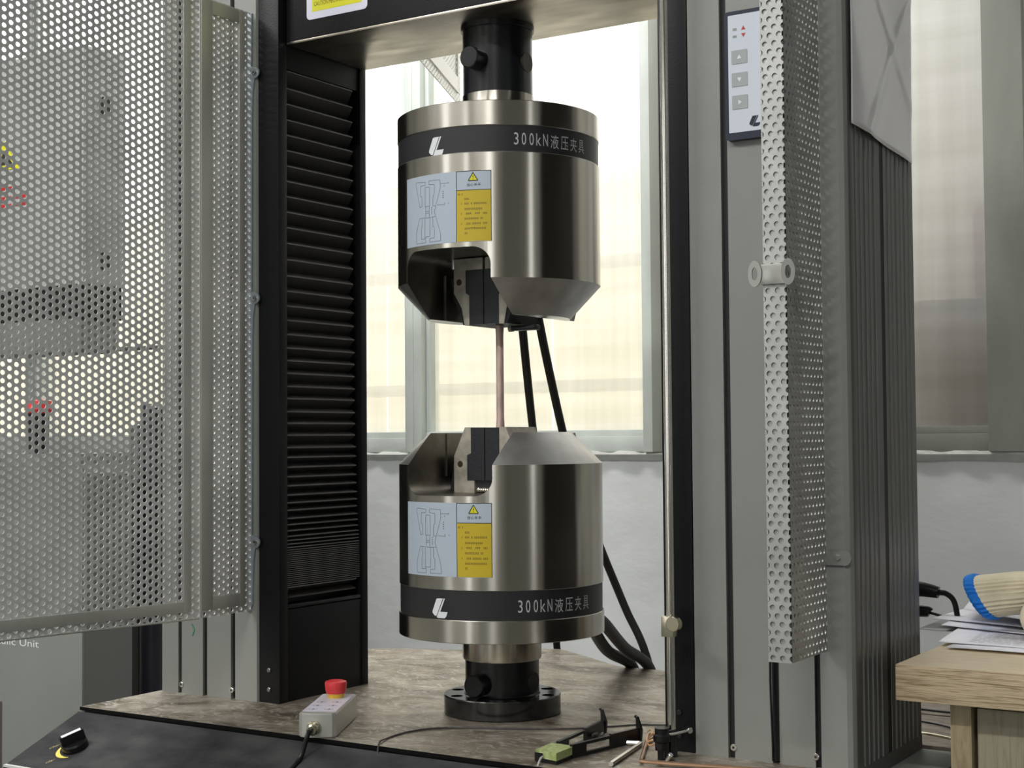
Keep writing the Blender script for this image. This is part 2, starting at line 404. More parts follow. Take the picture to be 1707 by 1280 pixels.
# ------------------------------------------------------------------ room
struct(B().box(-4.5, 4.0, -5.2, 1.2, -0.1, 0).build('floor', FLOORM))
cb = B()
for x0, x1 in ((-4.5, -2.9), (-2.3, -1.0), (-0.4, 4.0)): cb.box(x0, x1, -5.2, 1.28, 3.6, 3.7)
for x0, x1 in ((-2.9, -2.3), (-1.0, -0.4)):  # roof openings added to light the grip cones and steel
    cb.box(x0, x1, -0.6, 1.28, 3.6, 3.7); cb.box(x0, x1, -5.2, -4.2, 3.6, 3.7)
struct(cb.build('ceiling', CEILM))
struct(B().box(-4.6, -4.5, -5.2, 1.3, 0, 3.6).build('wall_left', ROOMW))
wr = B(); wr.box(4.0, 4.1, -5.2, -1.75, 0, 3.6).box(4.0, 4.1, -1.25, 1.3, 0, 3.6).box(4.0, 4.1, -1.75, -1.25, 0, 0.8).box(4.0, 4.1, -1.75, -1.25, 2.4, 3.6)  # narrow opening added for a bright line on the steel grips
struct(wr.build('wall_right', mat('grey_green_wall', (0.26, 0.26, 0.24), 0.9)))
wf = B()
for x0, x1 in ((-4.5, -3.1), (-2.2, -0.42), (-0.02, 1.9), (2.6, 4.0)): wf.box(x0, x1, -5.3, -5.2, 0, 3.6)
for x0, x1, zb in ((-3.1, -2.2, 0.9), (-0.42, -0.02, 0.3), (1.9, 2.6, 0.9)):  # unseen openings added for bright bands reflected in the steel
    wf.box(x0, x1, -5.3, -5.2, 0, zb); wf.box(x0, x1, -5.3, -5.2, 2.7, 3.6)
struct(wf.build('wall_front', ROOMW))
locker = thing('steel_locker', 'grey-green steel locker standing in the room behind the camera', 'locker', (1.2, -5.0, 0))
B().box(-0.45, 0.45, -0.19, 0.25, 0, 1.9, 0.01).build('locker_body', mat('locker_paint', (0.10, 0.12, 0.11), 0.5), locker)
for sx in (-1, 1): B().box(min(sx * 0.01, sx * 0.44), max(sx * 0.01, sx * 0.44), 0.25, 0.27, 0.05, 1.86, 0.004).build('locker_door', mat('locker_door_paint', (0.12, 0.14, 0.13), 0.45), locker)
YW = 1.2
tall = thing('added_shade_cabinet', 'unseen tall grey cabinet added at the right to shade the back wall', 'cabinet', (1.27, 0.87, 0))  # added out of view to shade the back wall and brighten the film
B().box(-0.55, 0.55, -0.30, 0.30, 0, 2.5, 0.01).build('cabinet_body', mat('added_cabinet_grey', (0.50, 0.50, 0.48), 0.6), tall)
for sx in (-1, 1): B().box(min(sx * 0.01, sx * 0.54), max(sx * 0.01, sx * 0.54), -0.32, -0.30, 0.05, 2.46, 0.004).build('added_cabinet_door', mat('added_cabinet_door_grey', (0.18, 0.18, 0.17), 0.5), tall)
bw = B()
bw.box(-4.5, 4.0, YW, YW + 0.08, 0, 0.972)
bw.box(-4.5, 4.0, YW, YW + 0.08, 2.75, 3.6)
bw.box(-4.5, -3.0, YW, YW + 0.08, 0.972, 2.75)
bw.box(0.385, 4.0, YW, YW + 0.08, 0.972, 2.75)
struct(bw.build('wall_back', WALL))
# plaster ledge with a crumbly edge below the window
lg = bmesh.new()
nseg = 160
prev = None
for i in range(nseg + 1):
    x = -3.0 + 3.9 * i / nseg
    d = 0.012 + 0.006 * math.sin(i * 1.7) * random.random(); zz = 0.972 + 0.003 * random.random()
    row = [lg.verts.new(p) for p in ((x, YW + 0.05, 0.990), (x, YW - d, 0.989 + 0.002 * random.random()), (x, YW - d - 0.003, 0.983), (x, YW - 0.002, zz - 0.004))]
    if prev:
        for a in range(3): lg.faces.new([prev[a], row[a], row[a + 1], prev[a + 1]])
    prev = row
bmesh.ops.recalc_face_normals(lg, faces=lg.faces[:])
me = bpy.data.meshes.new('trim_1'); lg.to_mesh(me); lg.free()
struct(link('trim_1', me, LEDGE, None, 60))
# windows: one sash frame each, with its pane
MULL = [(-3.0, -2.94), (-2.36, -2.31), (-1.029, -0.981), (-0.406, -0.361), (0.311, 0.385)]
for i in range(len(MULL) - 1):
    x0, x1 = MULL[i][1], MULL[i + 1][0]
    b = B()
    b.box(x0 - (0.024 if i else 0.06), x0, YW - 0.022, YW + 0.05, 0.988, 2.75, 0.002)
    b.box(x1, x1 + (0.024 if i < len(MULL) - 2 else 0.074), YW - 0.022, YW + 0.05, 0.988, 2.75, 0.002)
    b.box(x0, x1, YW - 0.012, YW + 0.05, 0.988, 1.022, 0.002)
    b.box(x0, x1, YW - 0.004, YW + 0.05, 1.022, 1.036, 0.0015)
    b.box(x0, x1, YW - 0.012, YW + 0.05, 2.70, 2.75, 0.002)
    fr = struct(b.build('window_%d' % (i + 1), FRAMEP if i < 3 else FRAMED))
    p = B().quad((x0, YW + 0.02, 1.03), (x1, YW + 0.02, 1.03), (x1, YW + 0.02, 2.71), (x0, YW + 0.02, 2.71)).build('window_pane', PANE, fr, 0)
    if i in (2,):
        B().box(x0, x0 + 0.012, YW - 0.004, YW + 0.018, 1.036, 2.70, 0.002).build('sash_bead', FRAMEP, fr)
# outside the windows: pavement, fence of corrugated sheets, a stack against the right pane
struct(B().box(-6, 6, YW + 0.08, 6, -0.15, -0.02).build('ground', mat('pale_concrete', (0.5, 0.49, 0.46), 0.9, noise=(4, 0.1))))
fence = thing('corrugated_fence', 'cream corrugated sheet fence outside, blurred behind the frosted windows', 'fence', (0, 2.1, 0))
xx = -4.2
while xx < 3.4:
    pts = []
    for k in range(13):
        pts.append((xx + 0.6 * k / 12, 2.1 + 0.012 * (k % 2)))
    f = bmesh.new()
    top = 1.80 + 0.02 * random.random()
    va = [f.verts.new((p[0], p[1] - 2.1, 0)) for p in pts]; vb = [f.verts.new((p[0], p[1] - 2.1, top)) for p in pts]
    for k in range(12): f.faces.new([va[k], va[k + 1], vb[k + 1], vb[k]])
    me = bpy.data.meshes.new('sheet'); f.to_mesh(me); f.free(); link('sheet', me, FENCE, fence, 0)
    xx += 0.605
for z in (0.5, 1.15, 1.5):
    B().box(-4.2, 3.4, -0.03, -0.012, z, z + 0.035).build('rail', mat('cream_rail', (0.7, 0.66, 0.5), 0.7), fence)
bx = thing('stacked_crate', 'grey-brown crate standing outside right up against the right-hand frosted pane', 'crate', (0.235, 1.355, 0))
B().box(-0.16, 0.2, -0.06, 0.12, 0.0, 1.26, 0.01).build('crate_body', mat('grey_brown_card', (0.30, 0.25, 0.215), 0.8), bx)
B().box(-0.17, 0.21, -0.065, 0.13, 1.26, 1.285, 0.004).build('crate_lid', mat('grey_lid', (0.16, 0.16, 0.18), 0.8), bx)
B().box(-0.35, 0.9, -0.01, 0.01, 0, 2.5, 0.002).build('dimming_board_panel', mat('dimming_board_grey', (0.62, 0.61, 0.57), 0.8), thing('added_dimming_board', 'grey board added outside to dim the right-hand frosted pane', 'board', (0.35, 1.62, 0)))  # put outside only to dim the daylight on this pane
cl = thing('folded_cloth', 'purple-pink folded cloth on the crate outside the right-hand pane', 'cloth', (0.36, 1.355, 1.286))
B().box(-0.11, 0.10, -0.06, 0.1, 0, 0.19, 0.03).build('cloth_fold', mat('mauve_cloth', (0.34, 0.22, 0.28), 0.9), cl)

# unseen ceiling lamps of the room; the two low ones are added light
for i, (lx, ly, lz, lp) in enumerate(LAMPS):
    t = thing('unseen_ceiling_lamp', 'unseen white twin-tube lamp hanging over the room, ' + ('high on the right, in front of the machine', 'farthest from the machine', 'low one added to light the back wall past the left column', 'low one added near the back windows to brighten wall and plate')[i], 'lamp', (lx, ly, lz), 'ceiling lamps')
    if lz < 3: B().cyl((-0.5, 0, 0.3), (-0.5, 0, 3.6 - lz), 0.008, seg=8).build('unseen_lamp_hanger', LAMPM, t); B().cyl((0.5, 0, 0.3), (0.5, 0, 3.6 - lz), 0.008, seg=8).build('unseen_lamp_hanger', LAMPM, t)
    B().box(-0.62, 0.62, -0.10, 0.10, 0.05, 0.30, 0.005).build('unseen_lamp_housing', LAMPM, t)
    for s in (-1, 1):
        B().cyl((-0.58, s * 0.05, 0.03), (0.58, s * 0.05, 0.03), 0.013, seg=12).build('tube', TUBE, t)

# ------------------------------------------------------------------ machine base
base = thing('machine_table', 'charcoal testing machine base with worn steel table plate and sloping front panel', 'machine base', (0, 0, 0))
B().box(-0.50, 0.56, -0.36, 0.38, 0.02, 0.600).box(0.31, 0.56, 0.126, 0.38, 0.600, 0.6185, 0.001).box(0.492, 0.56, -0.24, 0.126, 0.600, 0.6525, 0.001).build('base_cabinet', CAB, base)
pl = [(-0.505, -0.250), (0.492, -0.250), (0.492, 0.125), (0.33, 0.128), (0.30, 0.385), (0.042, 0.403), (-0.054, 0.408), (-0.22, 0.522), (-0.25, 0.515), (-0.366, 0.434), (-0.46, 0.40), (-0.505, 0.37)]
bb = B(); bb.prism(pl, 'z', 0.6645, 0.669)
tp = bb.build('table_plate', [PLATE, mat('dark_plate_edge', (0.004, 0.004, 0.004), 0.7, spec=0.1)], base, 20)
for p in tp.data.polygons: p.material_index = 0 if p.normal.z > 0.5 else 1
B().box(-0.50, 0.31, -0.246, 0.37, 0.600, 0.6645).box(0.31, 0.490, -0.246, 0.124, 0.600, 0.6645).build('plate_support', SLOT, base)
# sloping fascia
fa = B(); fa.prism([(-0.2535, 0.6635), (-0.369, 0.6165), (-0.371, 0.55), (-0.30, 0.55), (-0.2495, 0.59)], 'x', -0.503, 0.56)
fa.build('sloping_panel', FASCIA, base, 20)
B().box(-0.503, 0.56, -0.3735, -0.369, 0.42, 0.6135).build('front_panel', BLACK, base)
B().box(-0.503, 0.56, -0.374, -0.3685, 0.6135, 0.6165).build('edge_strip', mat('pale_edge', (0.6, 0.6, 0.58), 0.4), base)
# rotary knob on the slope
def slope(x, s):   # s metres down the slope from the seam
    d = Vector((0, -0.1155, -0.0470)).normalized(); return Vector((x, -0.2535, 0.6635)) + d * s
nsl = Vector((0, -0.0470, 0.1155)).normalized()
dn = Vector((0, -0.1155, -0.0470)).normalized()
kc = slope(-0.430, 0.074)
KM = Matrix((Vector((1, 0, 0)), -dn, nsl)).transposed().to_4x4(); KM.translation = kc
kb = B(); kb.lathe([(0, 0), (0.0165, 0), (0.0165, 0.0075), (0.0150, 0.0095), (0, 0.0095)], 36, KM)
kn = kb.build('rotary_knob', KNOB, base)
gb = B(); G = KM @ Matrix.Rotation(math.radians(-28), 4, 'Z')
gb.prism([(-0.0045, 0.009), (0.0045, 0.009), (0.0035, 0.021), (-0.0035, 0.021)], 'y', -0.015, 0.015, G)
gb.build('knob_grip', KNOB, kn)
B().box(-0.003, 0.003, -0.0125, 0.0125, 0.0212, 0.0216, M=G).build('grip_cap', WHITEP, kn)
ib = B()
def kp(a, r): return KM @ Vector((r * math.cos(a), r * math.sin(a), 0.0006))
for a0, a1, r0, r1 in ((183, 292, 0.019, 0.0235),):
    for k in range(14):
        t0 = math.radians(a0 + (a1 - a0) * k / 14); t1 = math.radians(a0 + (a1 - a0) * (k + 1) / 14)
        w0 = 0.0028 * math.sin(PI * (k + 0.3) / 14.6); w1 = 0.0028 * math.sin(PI * (k + 1.3) / 15.3)
        ib.quad(kp(t0, 0.0225 - w0), kp(t0, 0.0225 + w0), kp(t1, 0.0225 + w1), kp(t1, 0.0225 - w1))
ib.build('rotation_arrow', mat('yellow_print', (0.72, 0.60, 0.12), 0.5), base, 0)
DYP = mat('dull_yellow_print', (0.50, 0.42, 0.20), 0.5)
def fl(x, y): return KM @ Vector((x, y, 0.0006))
for s, x0, y0 in (('OFF', -0.038, -0.012), ('ON', -0.014, -0.040)):
    lb = B(); add_glyph(lb, s, lambda x, y, x0=x0, y0=y0: fl(x0 + x * 0.55, y0 + y + x * 0.55), 0, 0.014 if s == 'OFF' else 0.011, 0, 0.0060)
    lb.build('lettering', DYP, base, 0)

# ------------------------------------------------------------------ columns
def column(sgn, label):
    t = thing('machine_column', label, 'column', (sgn * 0.395, 0.01, 0.669))
    def X(x): return sgn * x - sgn * 0.395          # x measured outward from the machine's middle
    Y0 = -0.106 - 0.01
    ZT = 1.95 - 0.669
    # outer profile (x outward, y), slots cut into the front, flutes in the outer side
    P = [(0.3215, 0.126), (0.3215, -0.102), (0.3235, Y0 + 0.01)]
    def slotp(c, wd=0.0075, dp=0.011): return [(c - wd / 2, -0.106), (c - wd / 2, -0.106 + dp), (c + wd / 2, -0.106 + dp), (c + wd / 2, -0.106)]
    P[2] = (0.3235, -0.106)
    P += slotp(0.3665, 0.008); P += slotp(0.4185, 0.008); P += slotp(0.466, 0.0065)
    P += [(0.498, -0.106), (0.503, -0.1035), (0.5055, -0.098), (0.5058, -0.088)]
    y = -0.080
    for wv, dp in ((0.0075, 0.0040), (0.0060, 0.0030), (0.0080, 0.0044), (0.0060, 0.0026), (0.0078, 0.0040)):
        P += [(0.5055, y), (0.5055 - dp, y + 0.0004), (0.5055 - dp, y + wv - 0.0004), (0.5055, y + wv)]
        y += wv + 0.0078
    y = 0.003
    P += [(0.5055, y), (0.490, y + 0.0004), (0.490, y + 0.0130), (0.5055, y + 0.0134)]
    for y, wv, dp in ((0.026, 0.007, 0.0036), (0.041, 0.006, 0.0026), (0.055, 0.008, 0.0040), (0.071, 0.006, 0.0026), (0.085, 0.008, 0.0036), (0.102, 0.006, 0.003)):
        P += [(0.5055, y), (0.5055 - dp, y + 0.0004), (0.5055 - dp, y + wv - 0.0004), (0.5055, y + wv)]
    P += [(0.5055, 0.121), (0.500, 0.126)]
    pts = [(X(a), b - 0.01) for a, b in P]
    b = B(); b.prism(pts, 'z', 0.0, ZT)
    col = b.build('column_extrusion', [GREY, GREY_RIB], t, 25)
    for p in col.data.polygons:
        if p.normal.x * sgn > 0.95 and p.center.x * sgn > 0.05: p.material_index = 1  # outward faces painted darker in place of shade
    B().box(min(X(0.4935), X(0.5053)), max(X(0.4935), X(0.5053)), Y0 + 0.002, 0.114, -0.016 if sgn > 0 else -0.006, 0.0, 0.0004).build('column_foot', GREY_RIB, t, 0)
    # dark linings inside the slots
    b = B()
    for c, wd in ((0.3665, 0.008), (0.4185, 0.008), (0.466, 0.0065)):
        b.box(min(X(c - wd / 2), X(c + wd / 2)) + 0.0003, max(X(c - wd / 2), X(c + wd / 2)) - 0.0003, Y0 + 0.0045, Y0 + 0.0105, 0.002, ZT - 0.002)
    b.box(min(X(0.4905), X(0.5050)), max(X(0.4905), X(0.5050)), 0.0036 - 0.01, 0.0163 - 0.01, 0.0005, ZT - 0.002)
    b.build('slot_lining', SLOT, t, 0)
    for c in (0.3690, 0.4630):
        s = B(); s.cyl((X(c), Y0 + 0.006, 0.012), (X(c), Y0 - 0.0015, 0.012), 0.0038, seg=16, bev=0.0006)
        so = s.build('screw', ZINC, t)
        B().cyl((X(c), Y0 - 0.0012, 0.012), (X(c), Y0 - 0.0019, 0.012), 0.0014, seg=6).build('screw_socket', SLOT, so)
    # black inner cover: two posts, back plate and lower plate
    def bxx(b, x0, x1, y0, y1, z0, z1, bv=0): b.box(min(X(x0), X(x1)), max(X(x0), X(x1)), y0 - 0.01, y1 - 0.01, z0 - 0.669, z1 - 0.669, bv)
    b = B()
    bxx(b, 0.285, 0.3212, -0.104, -0.087, 0.669, 1.95, 0.0012)
    bxx(b, 0.285, 0.3212, 0.0725, 0.086, 0.669, 1.95, 0.0012)
    bxx(b, 0.312, 0.3212, -0.087, 0.0725, 0.669, 1.95)
    bxx(b, 0.2865, 0.312, -0.087, 0.0725, 0.669, 0.792, 0.0008)
    bxx(b, 0.2880, 0.312, -0.087, 0.0725, 1.5235, 1.95, 0.0008)
    b.build('inner_cover', BLACK, t, 30)
    for z in (0.687, 0.7125):
        s = B(); s.cyl((X(0.303), -0.1135, z - 0.669), (X(0.303), -0.1165, z - 0.669), 0.0032, seg=14, bev=0.0008)
        s.build('cover_screw', BLACK_SAT if sgn > 0 else mat('dull_screw', (0.25, 0.25, 0.25), 0.3, 0.9), t)
    # bellows: one fold per step
    be = bpy.data.objects.new('bellows', None); COL.objects.link(be); be.parent = t
    zs = [1.522, 1.498, 1.4765, 1.455, 1.434, 1.413, 1.392, 1.371, 1.350, 1.329, 1.3078, 1.2865, 1.2645, 1.2425, 1.2215, 1.2013, 1.1820, 1.1628, 1.1445, 1.1275, 1.1102, 1.0925, 1.0762, 1.0585,
          1.0428, 1.0266, 1.0099, 0.9967, 0.9835, 0.9705, 0.9585, 0.9460, 0.9355, 0.9255, 0.9145, 0.9062, 0.8980, 0.8905, 0.8850, 0.8800, 0.8755, 0.8720]
    z = 0.869
    while z > 0.822: zs.append(z); z -= 0.0026
    zs.append(0.8075)
    for i in range(len(zs) - 1):
        zt, zb = zs[i], zs[i + 1]; h = zt - zb
        dp = 0.020 if h > 0.006 else 0.012
        lip = min(0.0014, h * 0.4)
        zm = zt - h * 0.62
        y0, y1, ch = -0.0865, 0.072, min(0.014, h * 0.65)
        f = B()
        # lip plate (front ridge) with chamfered rear corner, then the two cloth slopes into the valley
        xr, xv = X(0.2875), X(0.2875 + dp)
        def q(*ps): f.bm.faces.new([f.bm.verts.new(Vector((a, b_ - 0.01, c - 0.669))) for a, b_, c in ps])
        q((xr, y0, zt), (xr, y1 - ch, zt), (xr, y1 - ch, zt - lip), (xr, y0, zt - lip))
        q((xr, y1 - ch, zt), (xv, y1, zt), (xv, y1, zt - lip), (xr, y1 - ch, zt - lip))
        q((xr, y0, zt - lip), (xr, y1 - ch, zt - lip), (xv, y1, zm), (xv, y0, zm))
        q((xv, y0, zm), (xv, y1, zm), (xr, y1 - ch, zb), (xr, y0, zb))
        q((xv, y1, zm), (xv, y1, zb), (xr, y1 - ch, zb))
        fo_ = f.build('fold', [BELLOW, LIPM], be, 0); fo_.data.polygons[0].material_index = 1
    b = B(); b.box(min(X(0.2862), X(0.310)), max(X(0.2862), X(0.310)), -0.0965, 0.062, 0.7935 - 0.669, 0.7985 - 0.669, 0.001); b.build('bellows_foot', BLACK_SAT, t)
    return t
colL = column(-1, 'left grey column of the testing machine with tall black bellows on its inner face')
colR = column(1, 'right grey column of the testing machine with fluted outer side and keypad')

gm = B(); gm.prism([(-0.4440, 0.7655), (-0.4420, 0.7665), (-0.4370, 0.7580), (-0.4415, 0.7490), (-0.4430, 0.7500), (-0.4390, 0.7580)], 'y', -0.1062, -0.1066)
go = gm.build('paint_mark', mat('green_paint', (0.03, 0.20, 0.11), 0.5)); go['label'] = 'small green paint mark'; keep(go, colL)
# ------------------------------------------------------------------ crosshead
xh = thing('crosshead', 'charcoal moving crosshead beam spanning the top between the two columns', 'beam', (0, 0, 1.555))
b = B(); b.box(-0.283, 0.283, -0.090, 0.080, 0.0035, 0.26, 0.0015); b.build('beam_body', XHEAD, xh)
B().box(-0.2828, 0.2828, -0.0895, 0.0795, 0, 0.0035, 0.0006).build('bottom_plate', BARE, xh)
B().cyl((0, 0, -0.0075), (0, 0, 0.003), 0.0478, seg=72, bev=0.0006).build('neck_socket', BLACK_SAT, xh)
# warning sticker on its front
def rrect(x0, x1, z0, z1, r, y, seg=6):
    pts = []
    for cx, cz, a in ((x1 - r, z0 + r, -90), (x1 - r, z1 - r, 0), (x0 + r, z1 - r, 90), (x0 + r, z0 + r, 180)):
        for k in range(seg + 1):
            t = math.radians(a + 90 * k / seg); pts.append((cx + r * math.cos(t), y, cz + r * math.sin(t)))
    return pts
st = B(); st.prism([(p[0], p[2]) for p in rrect(-0.2465, -0.1435, 0.0275, 0.128, 0.006, 0)], 'y', -0.0900, -0.0906)
ws = st.build('warning_sticker', STICKW, xh, 0)
B().prism([(p[0], p[2]) for p in rrect(-0.237, -0.1525, 0.0375, 0.120, 0.001, 0)], 'y', -0.0906, -0.0908).build('yellow_field', YELB, ws, 0)
b = B(); add_glyph(b, 'CAUTION MECHANICAL INJURY', lambda x, z: Vector((x, -0.09095, z)), -0.2335, -0.156, 0.0425, 0.0505)
b.build('lettering', INKB, ws, 0)
B().prism([(-0.195, 0.110), (-0.218, 0.068), (-0.172, 0.068)], 'y', -0.0908, -0.09095).build('triangle_outline', INKB, ws, 0)
B().prism([(-0.195, 0.103), (-0.212, 0.0715), (-0.178, 0.0715)], 'y', -0.09096, -0.0911).build('warning_triangle', YELB, ws, 0)

# ------------------------------------------------------------------ grips
TH0 = math.radians(-57.5)
def wrapfun(Rr, dphi=0.0):
    def f(phi, z):
        a = TH0 + math.radians(phi + dphi); return Vector((Rr * math.cos(a), Rr * math.sin(a), z))
    return f
def patch(b, Rr, p0, p1, z0, z1, n=24):
    w_ = wrapfun(Rr); prev = None
    for i in range(n + 1):
        p = p0 + (p1 - p0) * i / n
        row = [b.bm.verts.new(w_(p, z0)), b.bm.verts.new(w_(p, z1))]
        if prev: b.bm.faces.new([prev[0], row[0], row[1], prev[1]])
        prev = row
def line(b, Rr, pts, wd=0.0007):
    w_ = wrapfun(Rr); k = math.degrees(1 / Rr)
    for (p0, z0), (p1, z1) in zip(pts[:-1], pts[1:]):
        dx, dz = (p1 - p0) / k, z1 - z0; L = math.hypot(dx, dz) or 1
        nx, nz = -dz / L * wd / 2 * k, dx / L * wd / 2
        n = max(1, int(abs(p1 - p0) / 3))
        for i in range(n):
            a, c = i / n, (i + 1) / n
            A = (p0 + (p1 - p0) * a, z0 + (z1 - z0) * a); C_ = (p0 + (p1 - p0) * c, z0 + (z1 - z0) * c)
            b.bm.faces.new([b.bm.verts.new(w_(*q)) for q in ((A[0] - nx, A[1] - nz), (C_[0] - nx, C_[1] - nz), (C_[0] + nx, C_[1] + nz), (A[0] + nx, A[1] + nz))])
DIAG = [[(-50.98, 1.3362), (-50.34, 1.3377), (-42.88, 1.3363), (-43.16, 1.3326), (-46.76, 1.3324), (-47.09, 1.3202), (-45.95, 1.319), (-45.72, 1.3071), (-47.44, 1.3059), (-50.98, 1.3362)],
        [(-40.31, 1.3327), (-40.29, 1.3373), (-32.72, 1.3368), (-32.31, 1.3274), (-35.56, 1.3055), (-37.45, 1.3055), (-37.41, 1.3176), (-36.45, 1.3199), (-36.41, 1.3317), (-40.31, 1.3327)],
        [(-43.17, 1.3297), (-39.82, 1.3296), (-39.90, 1.306), (-43.26, 1.306), (-43.17, 1.3297)],
        [(-42.73, 1.3059), (-42.77, 1.2929)], [(-40.15, 1.3057), (-40.2, 1.2922)], [(-42.75, 1.3), (-40.17, 1.2998)], [(-42.76, 1.2979), (-40.18, 1.2977)],
        [(-35.56, 1.3055), (-36.52, 1.2981), (-35.60, 1.2929)],
        [(-47.79, 1.2924), (-43.58, 1.2922), (-43.67, 1.2661), (-46.44, 1.2663), (-46.39, 1.2802), (-45.82, 1.2809), (-45.77, 1.2919)],
        [(-47.79, 1.2924), (-50.92, 1.2729), (-50.34, 1.2613), (-42.89, 1.2613), (-43.13, 1.2685), (-39.78, 1.2686), (-39.70, 1.2917), (-43.04, 1.2921)],
        [(-39.70, 1.2917), (-35.61, 1.2925), (-32.49, 1.2713), (-32.30, 1.2617), (-39.81, 1.2615), (-39.79, 1.2661), (-36.63, 1.2663), (-36.59, 1.2788), (-37.54, 1.2803), (-37.50, 1.292)],
        [(-34.63, 1.3061), (-29.33, 1.3054)], [(-32.29, 1.332), (-27.55, 1.3318)]]
ROWS = [(1.3163, -21.9, -18.6, 0), (1.3105, -18.0, -15.4, 0), (1.3048, -18.0, -5.8, 1), (1.2982, -18.0, -8.4, 0), (1.2925, -18.0, -5.8, 1), (1.2864, -18.0, -8.0, 0),
        (1.2803, -18.0, -6.0, 1), (1.2743, -18.0, -6.2, 0), (1.2687, -18.0, -16.4, 0)]
LOGO = [[(-37.0, 1.3902), (-33.45, 1.3903), (-37.75, 1.3690), (-38.9, 1.3690), (-40.53, 1.3724), (-40.52, 1.3745), (-37.75, 1.3893)],
        [(-32.9, 1.3904), (-32.0, 1.3905), (-35.15, 1.3742), (-30.4, 1.3743), (-31.2, 1.3690), (-32.3, 1.3666), (-37.0, 1.3666), (-37.5, 1.3680)]]
CHARS = list('300kN') + ['\u6db2', '\u538b', '\u5939', '\u5177']
PHIS = [10.2, 14.4, 18.7, 22.8, 26.9, 32.7, 39.5, 46.4, 53.3]
Rb = 0.131
def grip(flip, label):
    """built in world coordinates; flip mirrors the solid parts for the lower grip"""
    t = thing('hydraulic_grip', label, 'grip')
    if not flip:
        Z = lambda z: z
        lev = dict(bot=1.1725, ch=1.2145, slot=1.2525, b0=1.368, b1=1.400, top=1.431)
    else:
        lev = dict(bot=1.0270, ch=0.9875, slot=0.9500, b0=0.836, b1=0.8005, top=0.7725)
    bm_ = B(); L_ = lev
    e = 0.0008 * (-1 if flip else 1)
    bm_.lathe([(0, L_['bot']), (0.0915, L_['bot']), (0.0925, L_['bot'] + e), (Rb, L_['ch'])] + [(Rb, L_['b0'] - e), (Rb - 0.0008, L_['b0']), (0, L_['b0'])], 160)
    body = bm_.build('grip_body', [STEEL, STEEL_CONE, SLOTSTEEL], t, 30)
    # pocket running front to back through the body, rounded at its closed end
    s = -1 if flip else 1; hw, rc = 0.0625, 0.021
    zc = L_['slot']; zo = L_['bot'] - s * 0.02
    pp = [(-hw, zo), (hw, zo)]
    for k in range(9):
        a = math.radians(90 * k / 8); pp.append((hw - rc + rc * math.cos(a), zc - s * rc + s * rc * math.sin(a)))
    for k in range(9):
        a = math.radians(90 + 90 * k / 8); pp.append((-hw + rc + rc * math.cos(a), zc - s * rc + s * rc * math.sin(a)))
    cut = B(); cut.prism(pp, 'y', -0.2, 0.2); co = cut.build('cutter', None, None, 0)
    boolean(body, [co])
    for p in body.data.polygons:
        c = p.center; r = math.hypot(c.x, c.y); n = p.normal
        if abs(n.z) > 0.3 and abs(n.z) < 0.95 and r > 0.09 and abs(n.x * c.y - n.y * c.x) < 0.02: p.material_index = 1
        elif r < 0.125 and abs(c.z - L_['b0']) > 0.001 and abs(c.z - L_['bot']) > 0.001: p.material_index = 2
        else: p.material_index = 0
    # liner plates on the pocket walls
    for sx in (-1, 1):
        b = B(); xa, xb = sx * (hw - 0.0016), sx * (hw - 0.0001)
        b.prism([(-0.033, L_['bot'] + s * 0.001), (0.085, L_['bot'] + s * 0.001), (0.105, L_['ch']), (0.105, zc - s * 0.0215), (-0.033, zc - s * 0.0215)], 'x', min(xa, xb), max(xa, xb))
        b.build('pocket_liner', SLOTSTEEL, t, 0)
    b = B(); b.lathe([(0, L_['b0']), (Rb - 0.0012, L_['b0']), (Rb - 0.0012, L_['b1']), (0, L_['b1'])], 160); band = b.build('printed_band', mat('charcoal_band', (0.022, 0.021, 0.023), 0.42, spec=0.4), t, 30)
    rf = Rb + (0.0008 if flip else 0)
    b = B(); b.lathe([(0, L_['b1']), (rf - 0.0008, L_['b1']), (rf, L_['b1'] + e), (rf, L_['top'] - e), (rf - 0.0008, L_['top']), (0, L_['top'])], 160); b.build('flange_ring', STEEL, t, 30)
    # neck, collar and pins
    if not flip:
        b = B(); b.lathe([(0, 1.431), (0.049, 1.431), (0.0475, 1.436), (0.0470, 1.4625), (0, 1.4625)], 72); b.build('collar', CHROME if False else STEEL, t, 30)
        b = B(); b.lathe([(0, 1.4625), (0.0448, 1.4625), (0.0455, 1.4632), (0.0455, 1.5475), (0, 1.5475)], 96); nk = b.build('neck', BLACK_SAT, t, 30)
        zp = 1.503
    else:
        b = B(); b.lathe([(0, 0.7725), (0.0510, 0.7725), (0.0510, 0.741), (0.0500, 0.738), (0, 0.738)], 72); cl_ = b.build('collar', STEEL, t, 30)
        b = B(); b.lathe([(0, 0.738), (0.0475, 0.738), (0.0475, 0.696), (0.049, 0.694), (0, 0.694)], 96); nk = b.build('neck', BLACK_SAT, t, 30)
        cs = []
        for k in range(8):
            a = math.radians(22.5 + 45 * k - 12); c = B(); c.cyl((0.0625 * math.cos(a), 0.0625 * math.sin(a), 0.68), (0.0625 * math.cos(a), 0.0625 * math.sin(a), 0.72), 0.0078, seg=20); cs.append(c.build('cutter', None, None, 0))
        b = B(); b.lathe([(0, 0.669), (0.0735, 0.669), (0.0750, 0.6705), (0.0750, 0.6925), (0.0742, 0.6938), (0, 0.6938)], 96); fo = b.build('foot_flange', mat('blackened_flange', (0.007, 0.007, 0.008), 0.12, 0.0, spec=0.8), t, 30)
        boolean(fo, cs)
        zp = 0.7105
    b = B(); b.cyl((0, -0.040, zp), (0, -0.0675, zp), 0.0138, seg=40, bev=0.0012); b.build('pin', BLACK_SAT, t, 30)
